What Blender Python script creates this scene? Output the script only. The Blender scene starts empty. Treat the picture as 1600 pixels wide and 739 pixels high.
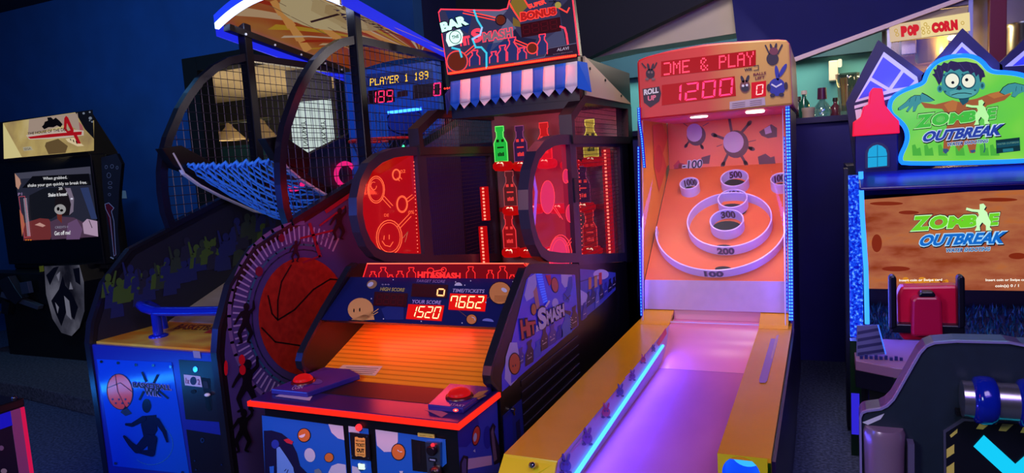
import bpy, math, random
from mathutils import Vector as V, Matrix
random.seed(7)
S = bpy.context.scene
COL = S.collection
PI = math.pi

# ------------------------------------------------------------------ camera
F, YAW, PITCH, ROLL, EYE = 1080.0, .4253, .1062, -.0636, 1.65
FW = V((-math.sin(YAW)*math.cos(PITCH), math.cos(YAW)*math.cos(PITCH), -math.sin(PITCH)))
_r = V((math.cos(YAW), math.sin(YAW), 0)); _u = _r.cross(FW)
RT = _r*math.cos(ROLL) + _u*math.sin(ROLL)
UP = -_r*math.sin(ROLL) + _u*math.cos(ROLL)
CAM = V((0, 0, EYE))
cd = bpy.data.cameras.new('camera'); cam = bpy.data.objects.new('camera', cd); COL.objects.link(cam)
cd.sensor_width = 36; cd.lens = F/1600*36; cd.clip_start = .02
cam.matrix_world = Matrix(((RT.x, UP.x, -FW.x, 0), (RT.y, UP.y, -FW.y, 0), (RT.z, UP.z, -FW.z, EYE), (0, 0, 0, 1)))
S.camera = cam
def ray(x, y): return FW*F + RT*(x-800) - UP*(y-369.5)
def at(x, y, **k):                       # the point of the plane X=.., Y=.. or Z=.. seen at a pixel
    (a, v), = k.items(); i = 'XYZ'.index(a); d = ray(x, y)
    return CAM + d*((v-CAM[i])/d[i])

# ------------------------------------------------------------------ view, world, lights
S.view_settings.view_transform = 'Standard'; S.view_settings.look = 'None'
S.view_settings.gamma = 1; S.view_settings.use_curve_mapping = False
S.view_settings.exposure = 0.0
S.cycles.use_denoising = True
S.cycles.max_bounces = 6; S.cycles.transparent_max_bounces = 24
S.cycles.sample_clamp_indirect = 4
w = bpy.data.worlds.new('world'); S.world = w; w.use_nodes = True
w.node_tree.nodes['Background'].inputs[0].default_value = (.05, .08, .25, 1)
w.node_tree.nodes['Background'].inputs[1].default_value = .035
def lamp(name, kind, loc, target, power, color, size=1.0, size_y=None, spread=None, spot=None):
    l = bpy.data.lights.new(name, kind); o = bpy.data.objects.new(name, l); COL.objects.link(o)
    l.energy = power; l.color = color; o.location = loc
    if kind == 'AREA':
        l.size = size
        if size_y: l.shape = 'RECTANGLE'; l.size_y = size_y
        if spread: l.spread = spread
    else: l.shadow_soft_size = size
    if spot: l.spot_size = spot; l.spot_blend = .6
    if target is not None: o.rotation_euler = (V(target)-V(loc)).to_track_quat('-Z', 'Y').to_euler()
    return o
lamp('hall_light', 'AREA', (.5, .2, 3.4), (-.7, 3.6, .5), 32, (1, .80, .76), 1.2)
lamp('front_fill_light', 'AREA', (-1.6, -.6, 2.2), (-1.9, 2.1, .5), 42, (.72, .86, 1), .8)  # unseen fill added to brighten the bottle game's front
lamp('violet_fill_light', 'AREA', (.5, .9, 2.3), (-1.5, 3.0, 1.0), 20, (.22, .12, 1), .9)  # unseen violet fill added for the right-hand sides of the machines
lamp('blue_band_light', 'AREA', (-4.1, 1.25, .36), (-3.0, 2.2, .5), 2.6, (.02, .3, 1), .9, .05)  # unseen blue source added low for the band reflected in the basketball front
lamp('blue_floor_light', 'AREA', (-3.6, .5, 1.5), (-3.0, 2.2, .5), 26, (.04, .14, 1), 1.0, .6)
lamp('blue_wall_wash', 'AREA', (-5.9, 3.0, 3.5), (-6.2, 5.3, 1.9), 24, (.14, .48, 1), 2.4, .3)
lamp('red_game_glow', 'AREA', (-1.75, 1.2, 1.9), (-1.9, 3.2, 1.1), 5, (1, .06, .08), .5)
lamp('bar_light', 'AREA', (.6, 6.9, 2.9), (.4, 6.6, 0), 30, (1, .78, .5), 1.5, .5)
lamp('bar_side_light', 'AREA', (-1.2, 6.9, 2.9), (-1.2, 7.5, 1.6), 26, (.9, .96, .9), 2.4, .5)
lamp('bar_ceiling_light', 'AREA', (-.2, 5.9, 2.75), (-1.19, 4.2, 2.0), 9, (1, .86, .66), .4)
lamp('back_room_light', 'AREA', (-6.5, 7.0, 1.5), (-6.5, 7.0, 4), 30, (1, .8, .55), 1.6)
lamp('blue_fill_light', 'AREA', (1.2, 3.0, 2.9), (.3, 6.1, 2.3), 12, (.10, .12, 1), 1.0)  # unseen blue fill placed to light the bar soffit
lamp('rear_fill_light', 'AREA', (-.5, 3.4, 3.6), (-.2, 6.2, 2.6), 46, (1, .86, .86), .6)  # unseen fill added to brighten the pale trim over the bar

# ------------------------------------------------------------------ materials
_m = {}
def lin(c): return tuple((v/255/12.92 if v/255 <= .04045 else ((v/255+.055)/1.055)**2.4) for v in c) + (1,)
def _new(name):
    m = bpy.data.materials.new(name); m.use_nodes = True; nt = m.node_tree
    return m, nt, nt.nodes['Principled BSDF']
def P(r, g, b, rough=.45, metal=0.0, noise=0.0, scale=12.0, bump=0.0):       # painted surface with a little uneven wear
    k = ('p', r, g, b, rough, metal, noise, scale, bump)
    if k in _m: return _m[k]
    m, nt, bs = _new('paint_%d_%d_%d' % (r, g, b)); c = lin((r, g, b))
    bs.inputs['Base Color'].default_value = c; bs.inputs['Roughness'].default_value = rough; bs.inputs['Metallic'].default_value = metal
    if noise or bump:
        tc = nt.nodes.new('ShaderNodeTexCoord'); n = nt.nodes.new('ShaderNodeTexNoise')
        n.inputs['Scale'].default_value = scale; n.inputs['Detail'].default_value = 6
        nt.links.new(tc.outputs['Object'], n.inputs['Vector'])
        if noise:
            mx = nt.nodes.new('ShaderNodeMix'); mx.data_type = 'RGBA'
            mx.inputs['A'].default_value = tuple(v*(1-noise) for v in c[:3]) + (1,)
            mx.inputs['B'].default_value = tuple(min(1, v*(1+noise)) for v in c[:3]) + (1,)
            nt.links.new(n.outputs['Fac'], mx.inputs['Factor']); nt.links.new(mx.outputs['Result'], bs.inputs['Base Color'])
        if bump:
            b_ = nt.nodes.new('ShaderNodeBump'); b_.inputs['Strength'].default_value = bump; b_.inputs['Distance'].default_value = .01
            nt.links.new(n.outputs['Fac'], b_.inputs['Height']); nt.links.new(b_.outputs['Normal'], bs.inputs['Normal'])
    _m[k] = m; return m
def G(r, g, b, s=1.0):                    # lit surface: screens, LEDs, back-lit prints
    k = ('g', r, g, b, s)
    if k in _m: return _m[k]
    m, nt, bs = _new('glow_%d_%d_%d' % (r, g, b))
    bs.inputs['Base Color'].default_value = (0, 0, 0, 1); bs.inputs['Roughness'].default_value = .35; bs.inputs['Specular IOR Level'].default_value = .12
    bs.inputs['Emission Color'].default_value = lin((r, g, b)); bs.inputs['Emission Strength'].default_value = s
    _m[k] = m; return m
def CLEAR(name, tint, glossy=.12, emit=None, estr=0.0, rough=.08):      # clear acrylic sheet
    if name in _m: return _m[name]
    m = bpy.data.materials.new(name); m.use_nodes = True; nt = m.node_tree; nt.nodes.clear()
    out = nt.nodes.new('ShaderNodeOutputMaterial'); t = nt.nodes.new('ShaderNodeBsdfTransparent'); g = nt.nodes.new('ShaderNodeBsdfGlossy')
    t.inputs[0].default_value = tint + (1,); g.inputs['Roughness'].default_value = rough
    mx = nt.nodes.new('ShaderNodeMixShader'); mx.inputs[0].default_value = glossy
    nt.links.new(t.outputs[0], mx.inputs[1]); nt.links.new(g.outputs[0], mx.inputs[2]); last = mx
    if emit:
        e = nt.nodes.new('ShaderNodeEmission'); e.inputs[0].default_value = lin(emit); e.inputs[1].default_value = estr
        a = nt.nodes.new('ShaderNodeAddShader'); nt.links.new(mx.outputs[0], a.inputs[0]); nt.links.new(e.outputs[0], a.inputs[1]); last = a
    nt.links.new(last.outputs[0], out.inputs[0]); _m[name] = m; return m
def RAMPMAT(name, stops, emit=0.0, rough=.5, scale=(3, 3, 3), kind='noise', rot=(0, 0, 0), detail=8, dist=0.0):     # noise / wave pattern through a colour ramp
    if name in _m: return _m[name]
    m, nt, bs = _new(name); tc = nt.nodes.new('ShaderNodeTexCoord'); mp = nt.nodes.new('ShaderNodeMapping')
    mp.inputs['Scale'].default_value = scale; mp.inputs['Rotation'].default_value = rot
    nt.links.new(tc.outputs['Object'], mp.inputs['Vector'])
    if kind == 'noise':
        n = nt.nodes.new('ShaderNodeTexNoise'); n.inputs['Scale'].default_value = 1; n.inputs['Detail'].default_value = detail
    else:
        n = nt.nodes.new('ShaderNodeTexWave'); n.inputs['Scale'].default_value = 1; n.inputs['Detail'].default_value = detail; n.inputs['Distortion'].default_value = dist; n.bands_direction = 'Y'
    nt.links.new(mp.outputs[0], n.inputs['Vector'])
    cr = nt.nodes.new('ShaderNodeValToRGB'); el = cr.color_ramp.elements
    while len(el) < len(stops): el.new(.5)
    for e, (p, c) in zip(el, stops): e.position = p; e.color = lin(c)
    nt.links.new(n.outputs['Fac'], cr.inputs['Fac']); bs.inputs['Roughness'].default_value = rough
    if emit:
        bs.inputs['Base Color'].default_value = (0, 0, 0, 1); nt.links.new(cr.outputs[0], bs.inputs['Emission Color']); bs.inputs['Emission Strength'].default_value = emit
    else: nt.links.new(cr.outputs[0], bs.inputs['Base Color'])
    _m[name] = m; return m
BLACK = P(9, 9, 12, .35); DARK = P(20, 20, 26, .4, 0, .3, 30); MATTE = P(6, 6, 8, .8)
STEEL = P(150, 152, 160, .3, 1.0, .2, 8); GUN = P(62, 64, 78, .32, .8); CHROME = P(190, 190, 195, .15, 1.0)
WHITE = P(225, 225, 225, .5); NAVY = P(18, 24, 70, .55, 0, .25, 5)

# ------------------------------------------------------------------ mesh builder
class MB:
    def __init__(s): s.v = []; s.f = []; s.mi = []; s.sm = []; s.mats = []
    def face(s, pts, mat, smooth=False):
        if mat not in s.mats: s.mats.append(mat)
        i = len(s.v); s.v += [V(p) for p in pts]; s.f.append(tuple(range(i, i+len(pts)))); s.mi.append(s.mats.index(mat)); s.sm.append(smooth)
    def grid(s, rows, mat, smooth=True, closed=False):
        if mat not in s.mats: s.mats.append(mat)
        k = s.mats.index(mat); i = len(s.v); n = len(rows[0])
        for r in rows: s.v += [V(p) for p in r]
        for a in range(len(rows)-1):
            for b in range(n if closed else n-1):
                c = (b+1) % n
                s.f.append((i+a*n+b, i+a*n+c, i+(a+1)*n+c, i+(a+1)*n+b)); s.mi.append(k); s.sm.append(smooth)
    def box(s, x0, x1, y0, y1, z0, z1, mat):
        p = [V((x, y, z)) for x in (x0, x1) for y in (y0, y1) for z in (z0, z1)]
        if mat not in s.mats: s.mats.append(mat)
        i = len(s.v); s.v += p
        for q in ((0, 1, 3, 2), (4, 6, 7, 5), (0, 4, 5, 1), (2, 3, 7, 6), (0, 2, 6, 4), (1, 5, 7, 3)):
            s.f.append(tuple(i+j for j in q)); s.mi.append(s.mats.index(mat)); s.sm.append(False)
    def prism(s, pts, vec, mat, mat_side=None):       # closed solid: outline pts pushed along vec
        pts = [V(p) for p in pts]; vec = V(vec); n = len(pts); ms = mat_side or mat
        nrm = V((0, 0, 0))
        for a in range(n): nrm += pts[a].cross(pts[(a+1) % n])
        if nrm.dot(vec) > 0: pts = pts[::-1]
        for q in (mat, ms):
            if q not in s.mats: s.mats.append(q)
        i = len(s.v); s.v += pts + [p+vec for p in pts]
        s.f.append(tuple(range(i, i+n))); s.f.append(tuple(range(i+2*n-1, i+n-1, -1))); s.mi += [s.mats.index(mat)]*2; s.sm += [False]*2
        for a in range(n):
            b = (a+1) % n; s.f.append((i+b, i+a, i+n+a, i+n+b)); s.mi.append(s.mats.index(ms)); s.sm.append(False)
    def sweep(s, path, side, a, b, mat, closed=False):    # rectangular bar: a along side, b across it
        path = [V(p) for p in path]; side = V(side).normalized(); n = len(path); rows = []
        for k in range(n):
            p0 = path[k-1] if (k or closed) else path[k]; p1 = path[(k+1) % n] if (k < n-1 or closed) else path[k]
            t0 = (path[k]-p0); t1 = (p1-path[k])
            t = ((t0.normalized() if t0.length else V()) + (t1.normalized() if t1.length else V())).normalized()
            q = side.cross(t).normalized(); m = 1.0
            if t0.length and t1.length: m = 1/max(.5, t.dot(t1.normalized()))
            rows.append([path[k]+side*a/2*i+q*b/2*j*m for i, j in ((-1, -1), (1, -1), (1, 1), (-1, 1))])
        if closed: rows.append(rows[0])
        for j in range(4): s.grid([[r[j], r[(j+1) % 4]] for r in rows], mat, False)
        if not closed: s.face(rows[0][::-1], mat); s.face(rows[-1], mat)
    def tube(s, path, r, mat, n=10, closed=False):
        path = [V(p) for p in path]; L = len(path); rows = []
        t = (path[1]-path[0]).normalized(); up = V((0, 0, 1)) if abs(t.z) < .9 else V((1, 0, 0)); q = t.cross(up).normalized()
        for k in range(L):
            a = path[k-1] if (k or closed) else path[k]; b = path[(k+1) % L] if (k < L-1 or closed) else path[k]
            t = (b-a).normalized(); q = (q-t*q.dot(t)).normalized(); w_ = t.cross(q)
            rr = r[k] if isinstance(r, (list, tuple)) else r
            rows.append([path[k]+(q*math.cos(2*PI*i/n)+w_*math.sin(2*PI*i/n))*rr for i in range(n)])
        if closed: rows.append(rows[0])
        s.grid(rows, mat, n > 4, True)
        if not closed: s.face(rows[0][::-1], mat); s.face(rows[-1], mat)
    def lathe(s, c, prof, mat, axis=(0, 0, 1), n=24, cap=True):    # prof = [(radius, height)]
        c = V(c); ax = V(axis).normalized(); q = ax.cross(V((0, 1, 0)) if abs(ax.y) < .9 else V((1, 0, 0))).normalized(); w_ = ax.cross(q)
        rows = [[c+ax*h+(q*math.cos(2*PI*i/n)+w_*math.sin(2*PI*i/n))*max(r, 1e-5) for i in range(n)] for r, h in prof]
        s.grid(rows, mat, True, True)
        if cap:
            if prof[0][0] > 1e-4: s.face(rows[0][::-1], mat)
            if prof[-1][0] > 1e-4: s.face(rows[-1], mat)
    def ball(s, c, r, mat, n=16, sq=(1, 1, 1)):
        rows = [[V(c)+V((r*math.sin(PI*a/(n//2))*math.cos(2*PI*i/n)*sq[0], r*math.sin(PI*a/(n//2))*math.sin(2*PI*i/n)*sq[1], r*math.cos(PI*a/(n//2))*sq[2])) for i in range(n)] for a in range(n//2+1)]
        s.grid(rows, mat, True, True)
    def build(s, name, parent=None, bevel=0.0, recalc=False):
        off = V((0, 0, 0)); q = parent
        while q is not None: off += q.location; q = q.parent
        me = bpy.data.meshes.new(name); me.from_pydata([tuple(p-off) for p in s.v], [], s.f)
        for m in s.mats: me.materials.append(m)
        me.polygons.foreach_set('material_index', s.mi); me.polygons.foreach_set('use_smooth', s.sm); me.update()
        o = bpy.data.objects.new(name, me); COL.objects.link(o)
        if parent is not None: o.parent = parent
        if bevel:
            b = o.modifiers.new('bevel', 'BEVEL'); b.width = bevel; b.segments = 2; b.limit_method = 'ANGLE'; b.angle_limit = .6
        return o
def thing(name, label, cat, loc, group=None):
    o = bpy.data.objects.new(name, None); o.empty_display_size = .1; COL.objects.link(o); o.location = loc
    o['label'] = label; o['category'] = cat
    if group: o['group'] = group
    return o
def tag(o, label, cat, group=None):
    o['label'] = label; o['category'] = cat
    if group: o['group'] = group
    return o
def structure(o): o['kind'] = 'structure'; return o
def recenter(o):                       # put a one-mesh thing's origin at the middle of its base
    vs = [v.co for v in o.data.vertices]; c = V(((min(v.x for v in vs)+max(v.x for v in vs))/2, (min(v.y for v in vs)+max(v.y for v in vs))/2, min(v.z for v in vs)))
    o.data.transform(Matrix.Translation(-c)); o.location = c; return o
def clip_lines(poly, axis, step, off=0):           # scan-lines of a 2D polygon
    lo = min(p[axis] for p in poly); hi = max(p[axis] for p in poly); k = lo+step/2+off; out = []
    while k < hi:
        xs = []
        for i in range(len(poly)):
            a, b = poly[i], poly[(i+1) % len(poly)]
            if (a[axis] <= k) != (b[axis] <= k):
                t = (k-a[axis])/(b[axis]-a[axis]); xs.append(a[1-axis]+t*(b[1-axis]-a[1-axis]))
        xs.sort()
        for i in range(0, len(xs)-1, 2): out.append((k, xs[i], xs[i+1]))
        k += step
    return out
def wire_mesh(mb, poly, X, step, r, mat):          # welded wire over a (Y,Z) outline on the plane X
    for y, a, b in clip_lines(poly, 0, step): mb.tube([(X, y, a), (X, y, b)], r, mat, 4)
    for z, a, b in clip_lines(poly, 1, step): mb.tube([(X+2*r, a, z), (X+2*r, b, z)], r, mat, 4)

# ------------------------------------------------------------------ flat printed artwork on real planes
_g = {}
def glyphs(txt, bold=0.0, shear=0.0):
    k = (txt, bold, shear)
    if k in _g: return _g[k]
    c = bpy.data.curves.new('lettering', 'FONT'); c.body = txt; c.offset = bold; c.shear = shear; c.resolution_u = 3
    o = bpy.data.objects.new('lettering', c); COL.objects.link(o)
    dg = bpy.context.evaluated_depsgraph_get(); e = o.evaluated_get(dg); me = e.to_mesh()
    vs = [(v.co.x, v.co.y) for v in me.vertices]; fs = [tuple(p.vertices) for p in me.polygons]
    e.to_mesh_clear(); bpy.data.objects.remove(o); bpy.data.curves.remove(c)
    x0 = min(v[0] for v in vs); x1 = max(v[0] for v in vs); y0 = min(v[1] for v in vs); y1 = max(v[1] for v in vs)
    _g[k] = ([((x-x0)/(x1-x0), (y-y0)/(y1-y0)) for x, y in vs], fs); return _g[k]
SEG = {'0': 'abcdef', '1': 'bc', '2': 'abged', '5': 'afgcd', '6': 'acdefg', '7': 'abcf', '8': 'abcdefg', '9': 'abcdfg', ' ': '', 'o': 'cdeg'}
_s = .13
SEGP = {'a': [(.06, 1), (.94, 1), (.94-_s, .91), (.06+_s, .91)], 'd': [(.06, 0), (.94, 0), (.94-_s, .09), (.06+_s, .09)],
        'g': [(.12, .5), (.22, .545), (.78, .545), (.88, .5), (.78, .455), (.22, .455)],
        'f': [(0, .97), (.15, .88), (.15, .57), (0, .52)], 'e': [(0, .03), (.15, .12), (.15, .43), (0, .48)],
        'b': [(1, .97), (.85, .88), (.85, .57), (1, .52)], 'c': [(1, .03), (.85, .12), (.85, .43), (1, .48)]}
DOTS = {'P': '11110 10001 10001 11110 10000 10000 10000', 'L': '10000 10000 10000 10000 10000 10000 11111', 'A': '01110 10001 10001 11111 10001 10001 10001',
        'Y': '10001 10001 01010 00100 00100 00100 00100', 'E': '11111 10000 10000 11110 10000 10000 11111', 'R': '11110 10001 10001 11110 10100 10010 10001',
        'M': '10001 11011 10101 10101 10001 10001 10001', 'O': '01110 10001 10001 10001 10001 10001 01110', '&': '01100 10010 10100 01000 10101 10010 01101',
        '1': '00100 01100 00100 00100 00100 00100 01110', '8': '01110 10001 10001 01110 10001 10001 01110', '9': '01110 10001 10001 01111 00001 00001 01110',
        ')': '11110 00001 00001 00001 00001 00001 11110', ' ': '00000 '*7}
class Art:
    def __init__(s, p0, n, eps=.0009, mb=None): s.p0 = V(p0); s.n = V(n).normalized(); s.eps = eps; s.mb = mb or MB()
    def p(s, q, layer=1):
        d = ray(q[0], q[1]); o = s.p0+s.n*(s.eps*layer); return CAM + d*((o-CAM).dot(s.n)/d.dot(s.n))
    def poly(s, pts, mat, layer=1):
        q = [s.p(a, layer) for a in pts]; nr = V((0, 0, 0))
        for i in range(len(q)): nr += (q[i]-q[0]).cross(q[(i+1) % len(q)]-q[0])
        s.mb.face(q if nr.dot(s.n) > 0 else q[::-1], mat)
    def ell(s, cx, cy, rx, ry, mat, layer=2, rot=0, n=22, a0=0, a1=360):
        c, d = math.cos(math.radians(rot)), math.sin(math.radians(rot)); pts = []
        m = n if a1-a0 < 360 else n-1
        for i in range(m+1):
            t = math.radians(a0+(a1-a0)*i/n); x, y = rx*math.cos(t), ry*math.sin(t); pts.append((cx+x*c-y*d, cy+x*d+y*c))
        s.poly(pts, mat, layer)
    def line(s, pts, wd, mat, layer=3, closed=False):
        q = list(pts)+([pts[0]] if closed else [])
        for (x0, y0), (x1, y1) in zip(q, q[1:]):
            L = math.hypot(x1-x0, y1-y0) or 1; a, b = -(y1-y0)/L*wd/2, (x1-x0)/L*wd/2; e, f = (x1-x0)/L*wd/3, (y1-y0)/L*wd/3
            s.poly([(x0+a-e, y0+b-f), (x1+a+e, y1+b+f), (x1-a+e, y1-b+f), (x0-a-e, y0-b-f)], mat, layer)
    def loop(s, cx, cy, rx, ry, wd, mat, layer=3, rot=0, n=22, a0=0, a1=360):
        c, d = math.cos(math.radians(rot)), math.sin(math.radians(rot)); pts = []
        for i in range(n+1):
            t = math.radians(a0+(a1-a0)*i/n); x, y = rx*math.cos(t), ry*math.sin(t); pts.append((cx+x*c-y*d, cy+x*d+y*c))
        s.line(pts, wd, mat, layer)
    def q(s, quad, u, v):                # quad = bottom-left, bottom-right, top-left[, top-right]
        bl, br, tl = quad[:3]; tr = quad[3] if len(quad) > 3 else (br[0]+tl[0]-bl[0], br[1]+tl[1]-bl[1])
        return tuple(bl[i]*(1-u)*(1-v)+br[i]*u*(1-v)+tl[i]*(1-u)*v+tr[i]*u*v for i in (0, 1))
    def text(s, txt, quad, mat, layer=4, bold=.02, shear=0.0):
        vs, fs = glyphs(txt, bold, shear); pv = [s.p(s.q(quad, a, b), layer) for a, b in vs]
        for f in fs:
            q = [pv[i] for i in f]; nr = (q[1]-q[0]).cross(q[2]-q[0]); s.mb.face(q if nr.dot(s.n) > 0 else q[::-1], mat)
    def outlined(s, txt, quad, mat, edge, layer=4, bold=.02, grow=.05, shear=0.0):
        s.text(txt, quad_grow(quad, .02, .08), edge, layer, bold+grow, shear); s.text(txt, quad, mat, layer+1, bold, shear)
    def limb(s, pts, wds, mat, layer=3):
        for i, ((x0, y0), (x1, y1)) in enumerate(zip(pts, pts[1:])):
            L = math.hypot(x1-x0, y1-y0) or 1; a, b = -(y1-y0)/L, (x1-x0)/L; w0, w1 = wds[i]/2, wds[i+1]/2
            s.poly([(x0+a*w0, y0+b*w0), (x1+a*w1, y1+b*w1), (x1-a*w1, y1-b*w1), (x0-a*w0, y0-b*w0)], mat, layer+.1*i)
        for i, ((x, y), w_) in enumerate(zip(pts, wds)): s.ell(x, y, w_/2, w_/2, mat, layer+.5+.05*i, n=12)
    def digits(s, txt, quad, mat, layer=4, off=None, gap=.22):
        n = len(txt); wd = 1/(n+gap*(n-1))
        for i, ch in enumerate(txt):
            x = i*wd*(1+gap)
            for k, P_ in SEGP.items():
                on = k in SEG[ch]
                if not on and off is None: continue
                s.poly([s.q(quad, x+a*wd, b) for a, b in P_], mat if on else off, layer)
    def dots(s, txt, quad, mat, layer=4):
        n = len(txt); W = n*6-1
        for i, ch in enumerate(txt):
            for r, row in enumerate(DOTS[ch].split()):
                for c, on in enumerate(row):
                    if on == '1':
                        u, v = (i*6+c)/W, 1-(r+.5)/7
                        s.poly([s.q(quad, u+du/W, v+dv/7) for du, dv in ((.1, -.42), (.92, -.42), (.92, .42), (.1, .42))], mat, layer)
    def build(s, name, parent=None): return s.mb.build(name, parent)
def quad_grow(q, a, b):
    bl, br, tl = q[:3]; ex = (br[0]-bl[0], br[1]-bl[1]); ey = (tl[0]-bl[0], tl[1]-bl[1])
    f = lambda p, i, j: (p[0]+ex[0]*a*i+ey[0]*b*j, p[1]+ex[1]*a*i+ey[1]*b*j)
    r = [f(bl, -1, -1), f(br, 1, -1), f(tl, -1, 1)]
    if len(q) > 3: r.append(f(q[3], 1, 1))
    return r
def bottle_px(x, y, w_, h, lean=0.0):                # milk-bottle outline standing at (x,y), in pixels
    pr = [(-.5, 0), (-.5, .5), (-.22, .72), (-.22, .86), (-.3, .88), (-.3, 1), (.3, 1), (.3, .88), (.22, .86), (.22, .72), (.5, .5), (.5, 0)]
    return [(x+a*w_+lean*b*h, y-b*h) for a, b in pr]
# ================================================================== the room
def wall(name, b): return structure(b.build(name))
b = MB(); b.box(-9.3, 4, -1.5, 9.2, -.1, 0, RAMPMAT('carpet', [(.35, (40, 50, 74)), (.55, (70, 82, 112)), (.75, (98, 108, 136))], rough=.95, scale=(60, 60, 60))); wall('floor', b)
b = MB(); b.box(-9.3, 4, -1.5, 9.2, 3.8, 3.9, P(26, 26, 44, .9, 0, .3, 4)); wall('ceiling', b)
BLUEWALL = P(20, 76, 140, .85, 0, .25, 3, .1)
b = MB(); b.box(-9.3, -9.2, -1.5, 5.3, 0, 3.8, BLUEWALL); wall('wall_left', b)
WX0, WX1, WZ0, WZ1, WY = -5.98, -3.95, .85, 2.92, 5.3
b = MB()
b.box(-9.3, WX0, WY, WY+.15, 0, 3.8, BLUEWALL); b.box(WX1, -3.2, WY, WY+.15, 0, 3.8, BLUEWALL)
b.box(WX0, WX1, WY, WY+.15, 0, WZ0, BLUEWALL); b.box(WX0, WX1, WY, WY+.15, WZ1, 3.8, BLUEWALL); wall('wall_back', b)
b = MB()
for x0, x1, z0, z1 in ((WX0, WX0+.2, WZ0, WZ1), (WX1-.14, WX1, WZ0, WZ1), (WX0+.2, WX1-.14, WZ1-.14, WZ1), (WX0+.2, WX1-.14, WZ0, WZ0+.12)):
    b.box(x0, x1, WY-.03, WY+.17, z0, z1, P(3, 3, 4, .95))
structure(b.build('window_1', bevel=.006))
# room behind the opening
b = MB(); b.box(-9.3, -3.25, 5.45, 8.4, 2.9, 2.98, P(196, 176, 138, .9, 0, .1, 3)); wall('ceiling_back_room', b)
b = MB(); b.box(-13, -3.2, 8.4, 8.5, 2.2, 3.0, P(40, 42, 50, .9)); b.box(-13, -3.2, 8.4, 8.5, 0, 2.2, P(30, 84, 104, .9, 0, .2, 2)); wall('wall_back_room', b)  # bluish light on the lower wall put in as teal paint
# bar side
b = MB(); b.box(-3.3, -3.2, 5.45, 8.4, 0, 3.8, NAVY); wall('wall_bar_side', b)
b = MB(); b.box(-3.2, 4, 7.6, 7.75, 0, 2.48, P(84, 158, 160, .8, 0, .12, 1.5)); b.box(-3.2, 4, 7.5, 7.75, 2.48, 3.8, P(36, 74, 92, .85, 0, .2, 2)); wall('wall_bar', b)
SOFFIT = P(14, 18, 92, .9, 0, .2, 3)
b = MB(); pl = lambda pts, Y: [at(x, y, Y=Y) for x, y in pts]
b.prism(pl([(1136, -70), (1150, 52), (1160, 128), (1240, 97), (1500, 2), (1720, -78), (1720, -110)], 6.1), (0, .12, 0), SOFFIT); wall('trim_1', b)
b = MB(); b.prism(pl([(1160, 128), (1240, 97), (1500, 2), (1720, -78), (1720, -85), (1500, -5), (1240, 90), (1160, 121)], 6.07), (0, .03, 0), P(235, 205, 215, .6)); wall('trim_2', b)
b = MB(); b.prism(pl([(560, 150), (905, 97), (1105, 0), (1240, -65), (560, -65)], 6.1), (0, .12, 0), P(14, 16, 36, .85)); wall('trim_3', b)
b = MB(); b.prism(pl([(915, 94), (1105, 2), (1240, -62), (1145, -62), (1155, 51), (985, 78)], 6.35), (0, .3, 0), P(214, 200, 180, .85, 0, .1, 3)); wall('trim_4', b)
# dark partition under the bottles
b = MB(); b.box(-3.15, 4, 5.62, 6.0, 0, 1.80, P(24, 20, 110, .6, 0, .3, 4)); b.box(-3.2, 4, 5.58, 6.06, 1.80, 1.842, P(30, 28, 70, .35))
recenter(tag(b.build('bar_counter'), 'tall dark navy bar counter with bottles along its top', 'counter'))
TOPZ = 1.842
def glass_bottle(px, name, label, h, prof, mat, capmat, Y=5.75, cap=None):
    p = at(px, 184, Y=Y); r = thing(name, label, 'bottle', (p.x, Y, TOPZ), 'bottles on the bar counter')
    m = MB(); m.lathe((p.x, Y, TOPZ), [(a, c*h) for a, c in prof], mat, n=16); m.build('glass', r)
    if cap: m = MB(); m.lathe((p.x, Y, TOPZ+cap[1]*h), [(cap[0], 0), (cap[0]*.9, cap[2]*h)], capmat, n=12); m.build('cap', r)
    return r
GG = P(30, 92, 70, .12); GC = CLEAR('clear_glass', (.8, .82, .85), .28); GA = P(96, 40, 60, .15)
pr = [(.035, 0), (.038, .05), (.038, .55), (.014, .75), (.014, .95)]
glass_bottle(1257, 'green_bottle', 'green glass bottle with pale cap nearest the ball roller on the counter', .2, pr, GG, P(220, 210, 190), cap=(.022, .9, .14))
glass_bottle(1263, 'squat_bottle', 'low cream tub standing in front of the green bottle', .075, [(.042, 0), (.042, .6), (.046, .7), (.046, 1)], P(196, 178, 150), WHITE, 5.68)
glass_bottle(1285, 'round_decanter', 'round clear decanter with dark purple stopper beside green bottle', .22, [(.05, 0), (.066, .12), (.06, .32), (.022, .55), (.02, .62)], GC, P(80, 24, 60, .3), cap=(.034, .6, .38))
glass_bottle(1305.5, 'small_dark_bottle', 'small dark bottle beside the large glass jug', .13, pr, GA, P(30, 20, 30), 5.9, cap=(.02, .9, .2))
glass_bottle(1248, 'dark_bottle', 'dark bottle half hidden behind the green one at counter end', .16, pr, P(20, 26, 40, .15), P(60, 40, 50), 5.85, (.02, .9, .18))
p = at(1325, 184, Y=5.72); r = thing('glass_jug', 'large clear ribbed glass jug on the counter beside dark gable', 'jug', (p.x, 5.72, TOPZ))
m = MB()
m.grid([[(p.x+rr*(1+.05*math.cos(8*t))*math.cos(t), 5.72+rr*(1+.05*math.cos(8*t))*math.sin(t), TOPZ+z) for t in [2*PI*i/48 for i in range(48)]] for rr, z in ((.055, 0), (.062, .02), (.06, .1), (.066, .18), (.075, .26), (.078, .3), (.07, .3), (.06, .2), (.052, .03))], CLEAR('jug_glass', (.86, .8, .74), .3), True, True)
m.build('bowl', r); m = MB(); m.tube([(p.x+.06, 5.72, TOPZ+.25), (p.x+.12, 5.72, TOPZ+.24), (p.x+.12, 5.72, TOPZ+.1), (p.x+.06, 5.72, TOPZ+.06)], .008, CLEAR('jug_glass', (.86, .8, .74), .3)); m.build('handle', r)
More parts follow.
